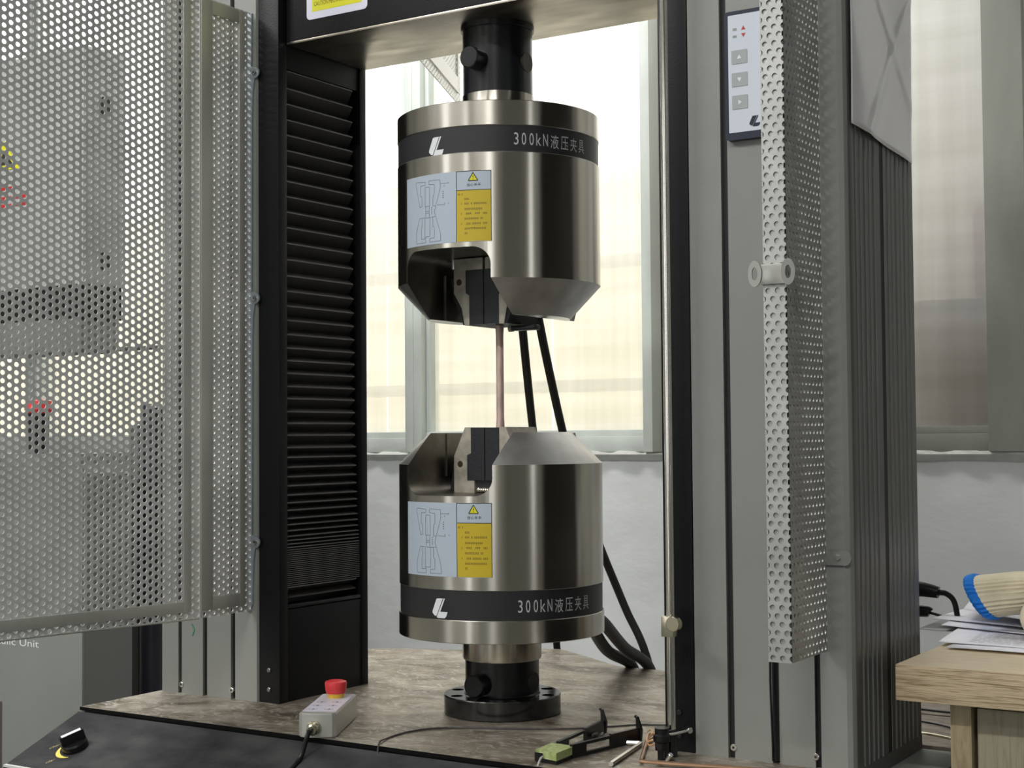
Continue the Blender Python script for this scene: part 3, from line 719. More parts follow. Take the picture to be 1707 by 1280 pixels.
    b = B(); b.cyl((0.036, 0, zp), (0.0459 if not flip else 0.0479, 0, zp), 0.0130, seg=36, bev=0.0004)
    b.build('pin_end', mat('dark_bronze_pin', (0.06, 0.05, 0.04), 0.4, 0.7) if not flip else SLOT, t, 30)
    # jaws
    if not flip: zz = lambda z: z
    zt = 1.165 if not flip else 1.034
    k = (lambda z: z) if not flip else (lambda z: 1.034 + (1.165 - z))
    for sx in (-1, 1):
        if not flip:
            out = [(0.0225, 1.165), (0.0300, 1.165), (0.0345, 1.187), (0.0465, 1.207), (0.0465, 1.251), (0.002, 1.251), (0.002, 1.236), (0.028, 1.236), (0.028, 1.206), (0.0225, 1.203)]
        else:
            out = [(0.0215, 1.034), (0.0310, 1.034), (0.0360, 1.023), (0.0480, 0.997), (0.0480, 0.9502), (0.0170, 0.9502), (0.0170, 0.966), (0.0275, 0.966), (0.0275, 0.9985), (0.0215, 1.001)]
        b = B(); b.prism([(sx * x, z) for x, z in out], 'y', -0.036, 0.036); jw = b.build('jaw', JAW, t, 0)
        if not flip: ins = [(0.0007, 1.1655), (0.0223, 1.1655), (0.0223, 1.2045), (0.0278, 1.2065), (0.0278, 1.2355), (0.0007, 1.2355)]
        else: ins = [(0.0007, 1.0335), (0.0213, 1.0335), (0.0213, 1.0), (0.0273, 0.998), (0.0273, 0.9665), (0.0007, 0.9665)]
        b = B(); b.prism([(sx * x, z) for x, z in ins], 'y', -0.0368, 0.034); b.build('jaw_insert', INSERT, t, 0)
        zs_ = 1.221 if not flip else 0.987
        b = B(); b.cyl((sx * 0.0385, -0.030, zs_), (sx * 0.0385, -0.0366, zs_), 0.0042, seg=18, bev=0.0006); b.build('jaw_screw', mat('rusty_screw', (0.06, 0.04, 0.025), 0.5, 0.5), t)
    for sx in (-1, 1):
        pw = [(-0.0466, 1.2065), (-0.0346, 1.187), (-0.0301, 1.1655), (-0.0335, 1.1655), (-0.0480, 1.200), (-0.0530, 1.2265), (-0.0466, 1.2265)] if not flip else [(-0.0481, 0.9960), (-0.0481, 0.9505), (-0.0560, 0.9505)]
        B().prism([(-sx * x, z) for x, z in pw], 'y', -0.0340, 0.034).build('jaw_gap_shade', SLOT, t, 0)  # black prism standing in for the shadowed gap beside the jaw
    if not flip:
        hf = B().box(0.022, 0.0585, -0.008, 0.006, 1.1575, 1.1640, 0.0015).build('hose_fitting', KNOB, t)
        B().cyl((0.0155, -0.001, 1.1608), (0.022, -0.001, 1.1608), 0.0042, seg=14).build('fitting_nut', JAW, hf)
    if flip:
        B().box(-0.0155, 0.0155, -0.032, 0.032, 0.9575, 0.9664).build('spring_seat', INSERT, t)
        pts = []
        for i in range(0, 12 * 10 + 1):
            a = 2 * PI * i / 10; pts.append((-0.0165 + 0.033 * i / 120, -0.030 + 0.0040 * math.cos(a), 0.9545 + 0.0034 * math.sin(a)))
        B().tube(pts, 0.0008, 6, smooth=False).build('return_spring', mat('spring_wire', (0.75, 0.70, 0.62), 0.25, 1.0), t)
    else:
        B().cyl((-0.0505, -0.03, 1.2385), (-0.0505, -0.03, 1.2525), 0.0042, seg=16, bev=0.0006).build('guide_stud', ZINC, t)
    # band print
    b = B(); dz = 0 if not flip else 0.818 - 1.384
    dph = 0 if not flip else 0.2
    Rp = Rb - 0.0012 + 0.00035
    for poly in LOGO:
        w_ = wrapfun(Rp + 0.0001)
        b.poly([w_(p + (0.6 if flip else 0), z + dz + (0.0015 if flip else 0)) for p, z in poly])
    b.build('emblem', WHITEP, band, 0)
    b = B()
    for i, (ch, ph) in enumerate(zip(CHARS, PHIS)):
        cjk = i >= 5
        hwid = (0.0060 if cjk else (0.0033 if ch in 'kN' else 0.0028)) / Rp * 57.3
        hgt = 0.0168 if cjk else 0.0150
        zc_ = 1.3835 + dz
        w_ = wrapfun(Rp, dph)
        add_glyph(b, ch, lambda x, y, w_=w_: w_(x, y), ph - hwid, ph + hwid, zc_ - hgt / 2 - (0.001 if cjk else 0), zc_ + hgt / 2 - (0.001 if cjk else 0))
    if flip: add_glyph(b, '5', lambda x, y: wrapfun(Rp)(x, y), -86, -80, 0.811, 0.824)
    b.build('lettering', SILVPRINT, band, 0)
    # instruction label on the body
    Rs = Rb + 0.0003; z1, z0 = (1.3448, 1.2583) if not flip else (0.9420, 0.8525)
    sc_ = (z1 - z0) / (1.3448 - 1.2583); mz = lambda z: z0 + (z - 1.2583) * sc_
    dp_ = 0 if not flip else -1.0
    b = B(); patch(b, Rs, -60.6 + dp_, -3.3 + dp_, z0, z1, 36); lab = b.build('instruction_label', STICK, t, 0)
    b = B(); patch(b, Rs + 0.0001, -22.3 + dp_, -3.6 + dp_, mz(1.2587), mz(1.3210), 14); b.build('yellow_field', YEL, lab, 0)
    b = B()
    for q in ([(-22.55, 1.3448), (-22.55, 1.2583)], [(-22.55, 1.3214), (-3.4, 1.3214)], [(-22.5, 1.3445), (-3.4, 1.3445)], [(-3.45, 1.3445), (-3.45, 1.2585)]):
        line(b, Rs + 0.0002, [(p + dp_, mz(z)) for p, z in q], 0.0008)
    line(b, Rs + 0.0002, [(p + dp_, mz(z)) for p, z in ((-13.19, 1.3425), (-10.5, 1.3326), (-15.75, 1.3326), (-13.19, 1.3425))], 0.0011)
    add_glyph(b, '!', lambda x, y: wrapfun(Rs + 0.0003)(x, y), -13.4 + dp_, -12.9 + dp_, mz(1.3340), mz(1.3392))
    for i, ch in enumerate('\u5f53\u5fc3\u5939\u624b'):
        x0 = -16.6 + 2.0 * i + dp_; add_glyph(b, ch, lambda x, y: wrapfun(Rs + 0.0002)(x, y), x0, x0 + 1.65, mz(1.3258), mz(1.3297))
    b.build('lettering', INK, lab, 0)
    b = B(); w_ = wrapfun(Rs + 0.00015)
    b.poly([w_(-13.19 + dp_, mz(1.3420)), w_(-15.6 + dp_, mz(1.3328)), w_(-10.7 + dp_, mz(1.3328))]); b.build('warning_triangle', YELB, lab, 0)
    b = B()
    for q in DIAG: line(b, Rs + 0.0002, [(p + dp_, mz(z)) for p, z in q], 0.00055)
    for p, z in ((-30.0, 1.329), (-27.3, 1.3322), (-29.9, 1.3075), (-27.2, 1.3072)):
        b.poly([wrapfun(Rs + 0.0002)(p + dp_ + a, mz(z + c)) for a, c in ((-0.25, -0.001), (0.25, -0.001), (0, 0.0014))])
    for z in (1.322, 1.3195, 1.317, 1.3145): line(b, Rs + 0.0002, [(-31.0 + dp_, mz(z)), (-30.3 + dp_, mz(z))], 0.0012)
    for z in (1.3035, 1.301, 1.2985, 1.296): line(b, Rs + 0.0002, [(-38.6 + dp_, mz(z)), (-38.0 + dp_, mz(z))], 0.0012)
    b.build('diagram', INKG, lab, 0)
    b = B(); rnd = random.Random(3)
    for z, a, c, num in ROWS:
        if num: line(b, Rs + 0.0002, [(-19.8 + dp_, mz(z)), (-19.5 + dp_, mz(z))], 0.0022)
        x = a
        while x < c - 0.3:
            wv = 0.5 + 0.35 * rnd.random()
            if rnd.random() > 0.08:
                line(b, Rs + 0.0002, [(x + dp_, mz(z + 0.0007)), (x + wv + dp_, mz(z + 0.0007))], 0.0005)
                line(b, Rs + 0.0002, [(x + dp_, mz(z - 0.0007)), (x + wv * 0.9 + dp_, mz(z - 0.0007))], 0.0005)
                line(b, Rs + 0.0002, [(x + wv / 2 + dp_, mz(z - 0.0012)), (x + wv / 2 + dp_, mz(z + 0.0012))], 0.0005)
            x += wv + 0.16
    b.build('fine_print', INKB, lab, 0)
    return t
grip(False, 'upper steel hydraulic grip hanging from the crosshead, open end facing down')
grip(True, 'lower steel hydraulic grip standing on the table plate, open end facing up')

# specimen
b = B(); b.tube([(0, 0, 1.012), (0, 0, 1.10), (0, 0, 1.185)], lambda u: 0.0057 if (u < 0.14 or u > 0.84) else 0.0050, 16)
tag(b.build('tensile_specimen', COPPER), 'thin reddish metal bar clamped between the upper and lower grips', 'specimen')
# make room for the specimen is given by the narrow gap between the jaw inserts

# ------------------------------------------------------------------ hydraulic hoses
def hose(label, pts, r):
    b = B(); b.tube(pts, r, 12); return tag(b.build('hydraulic_hose', RUBBER), label, 'hose', 'hydraulic hoses behind the grips')
hose('left black hose dropping from the upper grip almost straight down behind the lower grip', [(-0.055, 0.122, 1.275), (-0.064, 0.150, 1.235), (-0.066, 0.160, 1.181), (-0.136, 0.30, 1.033), (-0.180, 0.40, 0.906), (-0.244, 0.545, 0.676), (-0.250, 0.56, 0.60), (-0.24, 0.57, 0.3)], 0.0062)
hose('right black hose from the upper grip slanting down to the back edge of the table', [(-0.030, 0.128, 1.285), (-0.037, 0.150, 1.24), (-0.039, 0.160, 1.189), (-0.084, 0.30, 1.03), (-0.091, 0.36, 0.941), (-0.087, 0.42, 0.846), (-0.062, 0.45, 0.754), (-0.025, 0.46, 0.662), (0.02, 0.46, 0.45)], 0.0062)
hose('upper of the two short thick hoses running from the lower grip to the table edge', [(0.066, 0.114, 0.785), (0.06, 0.16, 0.769), (0.016, 0.30, 0.716), (-0.008, 0.425, 0.668), (-0.01, 0.45, 0.60), (0.0, 0.45, 0.4)], 0.0085)
hose('lower of the two short thick hoses running from the lower grip to the table edge', [(0.040, 0.126, 0.785), (0.040, 0.16, 0.764), (0.000, 0.28, 0.712), (-0.036, 0.425, 0.666), (-0.04, 0.45, 0.60), (-0.04, 0.45, 0.4)], 0.0085)

# ------------------------------------------------------------------ left guard: fixed side panel and open door
TS = thing('guard_side_panel', 'narrow galvanized perforated guard panel fixed to the front of the left column', 'guard panel', (-0.332, -0.107, 0.79))
def addw(o): keep(o, TS); return o
XP = -0.332
o = perf('perforated_sheet', (XP, -0.1065, 0.7905), (0, -1, 0), (0, 0, 1), (1, 0, 0), 0.0965, 0.812, 0.0085, 0.0098, 0.0027, GALV, None); addw(o)
def bar(y0, y1, z0, z1): return addw(B().box(XP + 0.0003, XP + 0.0022, y0, y1, z0, z1, 0.0004).build('frame_bar', GALVBAR))
bar(-0.203, -0.1825, 0.7995, 1.600); bar(-0.1315, -0.1205, 0.7995, 1.600); bar(-0.1825, -0.1315, 0.7995, 0.8165); bar(-0.1825, -0.1315, 1.583, 1.600)
# mounting flange with three rounded screw tabs
fp = [(-0.3400, 0.7905)]
def edge(z): return -0.3262
ys = [(0.8825, 1), (1.2115, 1), (1.519, 1)]
right = []
z = 0.7905
right.append((-0.3335, 0.7905)); right.append((-0.3290, 0.80))
for zc, _ in ys:
    right += [(-0.3285, zc - 0.055), (-0.3270, zc - 0.025), (-0.3240, zc - 0.0085)]
    for k in range(9):
        a = math.radians(-90 + 180 * k / 8); right.append((-0.3235 + 0.0075 * math.cos(a), zc + 0.0075 * math.sin(a)))
    right += [(-0.3300, zc + 0.0095), (-0.3295, zc + 0.03)]
right.append((-0.3290, 1.602))
fp = [(-0.3405, 0.7905)] + right + [(-0.3405, 1.602)]
addw(B().prism(fp, 'y', -0.1086, -0.1064).build('mounting_flange', mat('blue_grey_zinc', (0.30, 0.34, 0.37), 0.4, 0.5, noise=(8, 0.1)), None, 0))
for zc, _ in ys:
    s = addw(B().cyl((-0.3235, -0.1085, zc), (-0.3235, -0.1115, zc), 0.0040, 0.0032, 18).build('flange_screw', ZINC))
    q = B().cyl((-0.3235, -0.1113, zc), (-0.3235, -0.1118, zc), 0.0014, seg=6).build('screw_socket', SLOT); q.parent = s
a10 = math.radians(10)
DD = np.array([-math.sin(a10), -math.cos(a10), 0]); DN = np.array([math.cos(a10), -math.sin(a10), 0])
HO = np.array([-0.3325, -0.2035, 0.7905])
GD = thing('guard_door', 'large galvanized perforated guard door standing open at the left edge', 'guard door', tuple(HO))
o = perf('perforated_sheet', (0, 0, 0), DD, (0, 0, 1), DN, 0.47, 1.05, 0.00876, 0.0097, 0.0031, GALV, GD)
def dbar(u0, u1, z0, z1):
    b = B(); MM = Matrix(((DD[0], DN[0], 0, 0), (DD[1], DN[1], 0, 0), (0, 0, 1, 0), (0, 0, 0, 1)))
    b.box(u0, u1, 0.0003, 0.0022, z0, z1, 0.0004, M=MM); bmesh.ops.recalc_face_normals(b.bm, faces=b.bm.faces[:]); return b.build('frame_bar', GALVBAR, GD)
dbar(0.0150, 0.0262, 0.0095, 1.05); dbar(0.0262, 0.455, 0.0095, 0.0235); dbar(0.455, 0.470, 0.0095, 1.05)
# folded hem along the hinge and bottom edges
b = B(); b.tube([tuple(DD * 0.0008 + DN * -0.0006), tuple(DD * 0.47 + DN * -0.0006)], 0.0013, 8, smooth=False); b.build('bottom_hem', GALVBAR, GD)
b = B(); b.tube([(0, 0, 0), (0, 0, 1.05)], 0.0013, 8, smooth=False); b.build('hinge_hem', GALVBAR, GD)

# right guard channel
GC = thing('guard_channel', 'upright galvanized perforated guard channel fixed on the right column', 'guard channel', (0.478, -0.206, 0.793))
perf('front_sheet', (-0.0250, 0, 0), (0, 0, 1), (1, 0, 0), (0, -1, 0), 0.95, 0.0250, 0.0084, 0.0102, 0.0030, GALVC, GC)
perf('side_sheet', (0, 0, 0), (0, 0, 1), (0, 1, 0), (1, 0, 0), 0.95, 0.0985, 0.0084, 0.0098, 0.0026, GALVC, GC)
perf('return_sheet', (-0.0250, 0, 0), (0, 0, 1), (0, 1, 0), (-1, 0, 0), 0.95, 0.020, 0.0084, 0.0098, 0.0026, GALVC, GC)
B().box(-0.0243, -0.0012, 0.0017, 0.0032, 0.0, 0.95, 0.0003).build('backing_bar', GALVC, GC)
# latch bracket: strap with two eared lugs
br = B(); br.box(-0.0262, 0.0012, -0.0035, -0.0018, 0.380, 0.4005, 0.0005)
def lug(cx, cy0, cy1, z, tilt):
    pts = []; ip = []
    for k in range(20):
        a = 2 * PI * k / 20; pts.append((0.0072 * math.cos(a), 0.0135 * math.sin(a))); ip.append((0.0030 * math.cos(a), 0.0068 * math.sin(a)))
    M = Matrix.Translation((cx, cy0, z)) @ Matrix.Rotation(tilt, 4, 'Z')
    va = [[br.bm.verts.new(M @ Vector((p[0], y, p[1]))) for p in pp] for y in (0, 0.002) for pp in (pts, ip)]
    o0, i0, o1, i1 = va; fs = []
    for k in range(20):
        j = (k + 1) % 20
        for q in ((o0[k], o0[j], i0[j], i0[k]), (o1[k], i1[k], i1[j], o1[j]), (o0[k], o1[k], o1[j], o0[j]), (i0[k], i0[j], i1[j], i1[k])): fs.append(br.bm.faces.new(q))
    bmesh.ops.recalc_face_normals(br.bm, faces=fs)
lug(-0.0322, -0.0050, 0, 0.3915, math.radians(4)); lug(0.0042, -0.0062, 0, 0.3915, math.radians(14))
br.build('latch_bracket', mat('bright_bracket', (0.36, 0.36, 0.34), 0.3, 0.9), GC, 30)
pts = [(-0.004, 0.0905), (0.0200, 0.0905)]
for k in range(9):
    a = math.radians(-90 + 180 * k / 8); pts.append((0.0205 + 0.0070 * math.cos(a), 0.0985 + 0.0080 * math.sin(a)))
pts += [(-0.004, 0.1065)]
tb = B().prism(pts, 'y', 0.0975, 0.0993).build('mounting_tab', mat('tab_zinc', (0.30, 0.30, 0.29), 0.35, 0.6), GC, 30)
sw = B().cyl((0.0135, 0.0975, 0.0985), (0.0135, 0.0955, 0.0985), 0.0036, 0.0026, 18).build('tab_screw', ZINC, tb)
# cables showing below the channel
for x in (0.4160, 0.4195):
    tag(B().tube([(x, -0.1095, 0.672), (x, -0.1095, 0.80), (x + 0.03, -0.115, 0.83)], 0.0012, 8).build('signal_cable', KNOB), '%s of two thin dark cables below the right guard channel' % ('left' if x < 0.418 else 'right'), 'cable', 'cables under the guard channel')

# rear guard seen through the machine
ra, rb_ = Vector((-0.329, 0.282, 1.62)), Vector((-0.465, 0.592, 1.62)); rd = (rb_ - ra).normalized(); rn = Vector((rd.y, -rd.x, 0))
RG = thing('rear_guard', 'perforated rear guard panel glimpsed behind the upper grip neck', 'guard panel', tuple(ra))
Lr = (rb_ - ra).length
perf('perforated_sheet', (0, 0, 0), tuple(rd), (0, 0, 1), tuple(rn), Lr, 0.5, 0.0088, 0.0098, 0.0029, mat('bright_galvanized', (0.72, 0.71, 0.67), 0.4, 0.6), RG)
MM = Matrix(((rd.x, rn.x, 0, 0), (rd.y, rn.y, 0, 0), (0, 0, 1, 0), (0, 0, 0, 1)))
B().box(0, Lr - 0.03, 0.0003, 0.003, 0.018, 0.045, M=MM).build('frame_bar', mat('bright_bar', (0.8, 0.79, 0.74), 0.4, 0.4), RG)
B().box(Lr - 0.035, Lr - 0.026, 0.0003, 0.003, 0.018, 0.5, M=MM).build('frame_bar', mat('bright_bar_side', (0.8, 0.79, 0.74), 0.4, 0.4), RG)

# ------------------------------------------------------------------ polished rod with its stop clamp and foot
RD = thing('limit_switch_rod', 'polished steel limit rod standing in front of the right column', 'rod', (0.3065, -0.131, 0.669))
B().cyl((0, 0, 0.028), (0, 0, 1.2), 0.0047, seg=28).build('rod_shaft', CHROME, RD)
stc = B().box(-0.0085, 0.006, -0.0065, 0.0065, 0.131, 0.1535, 0.0008).build('stop_clamp', BRASS, RD)
B().cyl((0.0095, -0.0065, 0.1465), (0.0095, -0.0150, 0.1465), 0.0083, seg=32, bev=0.0008).build('clamp_knob', BRASS, stc)
B().cyl((0, 0, 0.0), (0, 0, 0.030), 0.0062, seg=20, bev=0.001).build('rod_foot', BLACK_SAT, RD)
sb = B(); sb.tube([(-0.004, -0.016, 0.0255), (0.006, -0.008, 0.0265), (0.013, 0.010, 0.0275), (0.012, 0.024, 0.0275)], 0.0014, 8); sb.build('support_strap', GALVBAR, RD)
kb = B(); kb.lathe([(0, 0.010), (0.0075, 0.010), (0.0078, 0.018), (0.0095, 0.020), (0.0095, 0.026), (0.0078, 0.0275), (0.0080, 0.034), (0, 0.034)], 24, Matrix.Translation((-0.003, -0.018, 0)))
kb.build('knurled_nut', KNOB, RD)
B().cyl((-0.003, -0.018, 0.0), (-0.003, -0.018, 0.011), 0.0050, seg=18).build('nut_stem', KNOB, RD)
B().cyl((0.010, 0.020, 0.0275), (0.0165, 0.012, 0.0275), 0.0032, seg=14, bev=0.0006).build('strap_screw', ZINC, RD)
B().cyl((0.004, -0.020, 0.0), (0.010, -0.022, 0.0075), 0.0030, seg=12, bev=0.0006).build('set_screw', ZINC, RD)

# ------------------------------------------------------------------ keypad on the right column
KP = thing('control_keypad', 'small navy-framed membrane keypad with arrow keys on the right column', 'keypad', (0.407, -0.107, 1.415))
b = B(); b.prism([(p[0], p[2]) for p in rrect(-0.0345, 0.036, -0.0705, 0.072, 0.004, 0)], 'y', 0.0008, -0.0072); fr = b.build('keypad_frame', NAVY, KP, 30)
b = B(); b.prism([(p[0], p[2]) for p in rrect(-0.0300, 0.032, -0.0625, 0.0675, 0.001, 0)], 'y', -0.0070, -0.0076); mb = b.build('membrane', MEMB, KP, 0)
for i, (zc, d) in enumerate(((0.0205, 'u'), (-0.0045, 'd'), (-0.0295, 'r'))):
    k = B().prism([(p[0], p[2]) for p in rrect(-0.0260, -0.0075, zc - 0.0076, zc + 0.0076, 0.0006, 0)], 'y', -0.0075, -0.0081).build('key', BTN, mb, 0)
    b = B(); c = -0.0168; s = 0.0026
    P = {'u': [(-s, -s * .8), (s, -s * .8), (0, s * 1.0)], 'd': [(-s, s * .8), (0, -s), (s, s * .8)], 'r': [(-s * .6, -s), (s * .9, 0), (-s * .6, s)]}[d]
    b.prism([(c + x, zc + z) for x, z in P], 'y', -0.0081, -0.00825); o = b.build('key_arrow', mat('pale_arrow', (0.62, 0.66, 0.66), 0.4), mb, 0)
b = B(); b.prism([(-0.0142, 0.0500), (-0.0092, 0.0500), (-0.0117, 0.0545)], 'y', -0.0076, -0.0079); b.prism([(-0.0142, 0.0460), (-0.0117, 0.0418), (-0.0092, 0.0460)], 'y', -0.0076, -0.0079); b.build('red_arrows', REDINK, mb, 0)
for z in (0.0515, 0.0435):
    B().box(-0.0242, -0.0200, -0.0079, -0.0076, z - 0.0012, z + 0.0012).build('indicator', mat('dull_indicator', (0.20, 0.25, 0.20), 0.4), mb, 0)
b = B()
def kl(p, z): return ((p + 37) / 57.3 * 0.131 * 0.55 - 0.0015, -0.0079, (z - 1.379) * 0.5 - 0.052)
for poly in LOGO: b.poly([kl(p, z) for p, z in poly])
b.build('emblem', NAVY, mb, 0)

# film sheet taped over the fluted side
sh = bmesh.new(); NXY, NZ = 44, 70; gr = []
for j in range(NZ + 1):
    row = []
    for i in range(NXY + 1):
        u, v = i / NXY, j / NZ
        y = -0.093 + 0.2085 * u; zb = 1.352 - 0.012 * u; z = zb + (1.75 - zb) * v
        vv = (z - zb) / 0.2; x = 0.5085 + 0.0010 * math.sin(5 * u + 3 * vv) + 0.0010 * math.exp(-((u - 0.25 - 0.75 * vv) / 0.045) ** 2) + 0.0007 * math.exp(-((u - 0.1 - 1.1 * abs(vv - 1.15)) / 0.06) ** 2) + 0.0012 * math.exp(-(vv / 0.07) ** 2) * math.sin(9 * u)
        row.append(sh.verts.new((x, y, z)))
    gr.append(row)
for j in range(NZ):
    for i in range(NXY): sh.faces.new([gr[j][i], gr[j][i + 1], gr[j + 1][i + 1], gr[j + 1][i]])
me = bpy.data.meshes.new('plastic_film'); sh.to_mesh(me); sh.free()
o = link('plastic_film', me, SHEET, None, 60)
md = o.modifiers.new('t', 'SOLIDIFY'); md.thickness = 0.0003
tag(o, 'creased grey plastic film sheet stuck over the top of the right column side', 'film sheet')

# ------------------------------------------------------------------ hand pendant with emergency stop
pc = Vector((-0.1515 + 0.0245, -0.1370 + 0.0, 0))
mid_near = Vector((-0.100, -0.2475, 0.669)); ang = math.radians(27.7)
HP = thing('hand_pendant', 'silver hand pendant box with red emergency stop lying on the table plate', 'pendant', tuple(mid_near), None, ang)
W2, LP, H0 = 0.0225, 0.132, 0.0285
op = [(-W2, 0.003), (-W2 * 0.8, -0.0015), (-0.008, -0.0035), (0.008, -0.0035), (W2 * 0.8, -0.0015), (W2, 0.003), (W2, LP - 0.002), (W2 - 0.002, LP), (-W2 + 0.002, LP), (-W2, LP - 0.002)]
b = B(); b.prism(op, 'z', 0.0, H0)
bmesh.ops.bevel(b.bm, geom=[e for e in b.bm.edges if abs(e.verts[0].co.z - e.verts[1].co.z) < 1e-6], offset=0.0012, segments=2, affect='EDGES')
b.build('pendant_box', SILVER, HP, 30)
fc = B().box(-W2 + 0.0025, W2 - 0.0025, 0.010, LP - 0.006, H0, H0 + 0.0004).build('keypad_film', mat('lilac_white_film', (0.55, 0.53, 0.60), 0.4), HP, 0)
b = B()
for iy, y in enumerate((0.022, 0.046, 0.070)):
    for sx in (-1, 1):
        x = sx * 0.0095
        b.box(x - 0.0012, x + 0.0012, y - 0.002, y + 0.003, H0 + 0.0004, H0 + 0.0006)
        for k in range(4): b.box(x - 0.0060 + k * 0.003, x - 0.0040 + k * 0.003, y - 0.0005, y + 0.0008, H0 + 0.0004, H0 + 0.0006)
b.build('key_symbols', INKG, HP, 0)
eb = Matrix.Translation((0.001, 0.1035, H0))
b = B(); b.lathe([(0, 0), (0.0098, 0), (0.0102, 0.0015), (0.0110, 0.006), (0, 0.006)], 32, eb); b.build('yellow_ring', YELRING, HP, 30)
b = B(); b.lathe([(0, 0.006), (0.0118, 0.006), (0.0130, 0.010), (0.0138, 0.0185), (0.0130, 0.0205), (0.0100, 0.0215), (0, 0.0218)], 40, eb); b.build('stop_button', ESTOP, HP, 40)
b = B(); b.lathe([(0, 0), (0.0085, 0), (0.0085, 0.003), (0.0060, 0.0035), (0.0068, 0.004), (0.0068, 0.013), (0.0050, 0.015), (0, 0.015)], 20, Matrix.Translation((-0.003, -0.003, 0.0125)) @ Matrix.Rotation(math.radians(95), 4, 'X'))
b.build('cable_gland', BRASS, HP, 30)
pm = Matrix.Translation(mid_near) @ Matrix.Rotation(ang, 4, 'Z')
c0 = pm @ Vector((-0.003, -0.015, 0.0120))
tag(B().tube([tuple(c0), tuple(c0 + Vector((0.0035, -0.012, -0.004))), (-0.092, -0.290, 0.6505), (-0.088, -0.330, 0.6360), (-0.084, -0.372, 0.622), (-0.082, -0.384, 0.58), (-0.082, -0.384, 0.45)], 0.0029, 10).build('pendant_cable', KNOB), 'black cable running from the silver pendant down over the front panel', 'cable')
# thin wire looping over the plate
zw = 0.6702
wp = [(0.090, -0.384, 0.60), (0.076, -0.374, 0.622), (0.045, -0.325, 0.6325), (0.008, -0.272, 0.6495), (-0.010, -0.246, 0.6702), (-0.022, -0.212, zw), (-0.022, -0.168, zw), (0.000, -0.130, zw), (0.071, -0.093, zw), (0.140, -0.053, zw), (0.191, 0.003, zw), (0.225, 0.022, zw), (0.262, 0.045, zw)]
tag(B().tube(wp, 0.0011, 8).build('thin_wire', mat('dark_thin_wire', (0.05, 0.045, 0.045), 0.25)), 'thin wire looping across the table plate in front of the foot flange', 'wire')

# ------------------------------------------------------------------ extensometer
EX = thing('extensometer', 'black clip-on extensometer with yellow-green body lying on the plate', 'extensometer', (0.204, -0.211, 0.669))
def rel(p): return Vector(p) - Vector((0.204, -0.211, 0.669))
u1 = (Vector((0.187, -0.188, 0)) - Vector((0.190, -0.227, 0))); a_ = math.atan2(0.2075 - 0.190 + 0.0, 1)
b = B(); b.prism([(0.190 - 0.204, -0.227 + 0.211), (0.220 - 0.204, -0.234 + 0.211), (0.218 - 0.204, -0.192 + 0.211), (0.187 - 0.204, -0.188 + 0.211)], 'z', 0.0045, 0.0130)
b.build('body_cover', GREENB, EX, 0)
b = B(); b.prism([(0.1905 - 0.204, -0.226 + 0.211), (0.2195 - 0.204, -0.233 + 0.211), (0.2175 - 0.204, -0.193 + 0.211), (0.1875 - 0.204, -0.189 + 0.211)], 'z', 0.0, 0.0045)
b.box(-0.0140, 0.0020, -0.0185, -0.0160, 0.0006, 0.0100)
b.build('body_base', KNOB, EX, 0)
def arm(p, q, z0, z1, th=0.0016):
    p, q = Vector(p), Vector(q); d = q - p; L = d.length; d.normalize(); nn = Vector((-d.y, d.x))
    b = B()
    def seg_(a, c, za, zb):
        A, C_ = p + d * a * L, p + d * c * L
        pts = [A - nn * th, C_ - nn * th, C_ + nn * th, A + nn * th]
        b.prism([(v.x - 0.204, v.y + 0.211) for v in pts], 'z', za, zb)
    # a strap with one long slot: two rails joined at both ends
    seg_(0, 0.20, z0, z1); seg_(0.20, 0.58, z0, z0 + 0.0032); seg_(0.20, 0.58, z1 - 0.0032, z1); seg_(0.58, 1.0, z0, z1 + 0.0012)
    return b
A0, A1 = (0.196, -0.190), (0.182, -0.062); B0, B1 = (0.217, -0.197), (0.2385, -0.082)
arm(A0, A1, 0.0010, 0.0155, 0.0022).build('arm', KNOB, EX, 0); arm(B0, B1, 0.0010, 0.0155, 0.0022).build('arm', KNOB, EX, 0)
for (x, y) in ((0.1815, -0.060), (0.2390, -0.080)):
    b = B(); X0, Y0_ = x - 0.204, y + 0.211
    b.prism([(X0 - 0.003, 0.001), (X0 + 0.003, 0.001), (X0 + 0.0042, 0.014), (X0 + 0.0022, 0.020), (X0 - 0.001, 0.0285), (X0 - 0.0042, 0.0305), (X0 - 0.0052, 0.0285), (X0 - 0.0030, 0.0268), (X0 - 0.0028, 0.018)], 'y', Y0_ - 0.002, Y0_ + 0.002)
    b.build('knife_finger', KNOB, EX, 0)
b = B()
for k in range(4): b.cyl((0.186 - 0.204 + 0.010 * k, -0.085 + 0.211 - 0.004 * k, 0.006 + 0.001 * k), (0.192 - 0.204 + 0.010 * k, -0.105 + 0.211, 0.0075), 0.0018, seg=8)
b.box(-0.018, 0.030, 0.112, 0.116, 0.0035, 0.0065)
b.build('cross_link', mat('worn_black_link', (0.06, 0.06, 0.06), 0.35, 0.6), EX, 0)
tag(B().tube([(0.2005, -0.2305, 0.6755), (0.2025, -0.240, 0.673), (0.2060, -0.262, 0.6540), (0.209, -0.300, 0.6415), (0.211, -0.372, 0.6205), (0.211, -0.385, 0.60), (0.211, -0.385, 0.45)], 0.0013, 8).build('sensor_wire', GREYWIRE), 'grey sensor wire hanging from the green extensometer body over the front', 'wire')
tag(B().tube([(0.274, -0.211, 0.6722), (0.2535, -0.106, 0.6722), (0.2515, -0.1005, 0.6722), (0.247, -0.1000, 0.6722), (0.234, -0.104, 0.6722)], 0.0029, 6, smooth=False).build('allen_key', mat('bright_allen_key', (0.62, 0.62, 0.60), 0.25, 1.0)), 'bright steel hex key lying on the plate beside the extensometer', 'hex key')
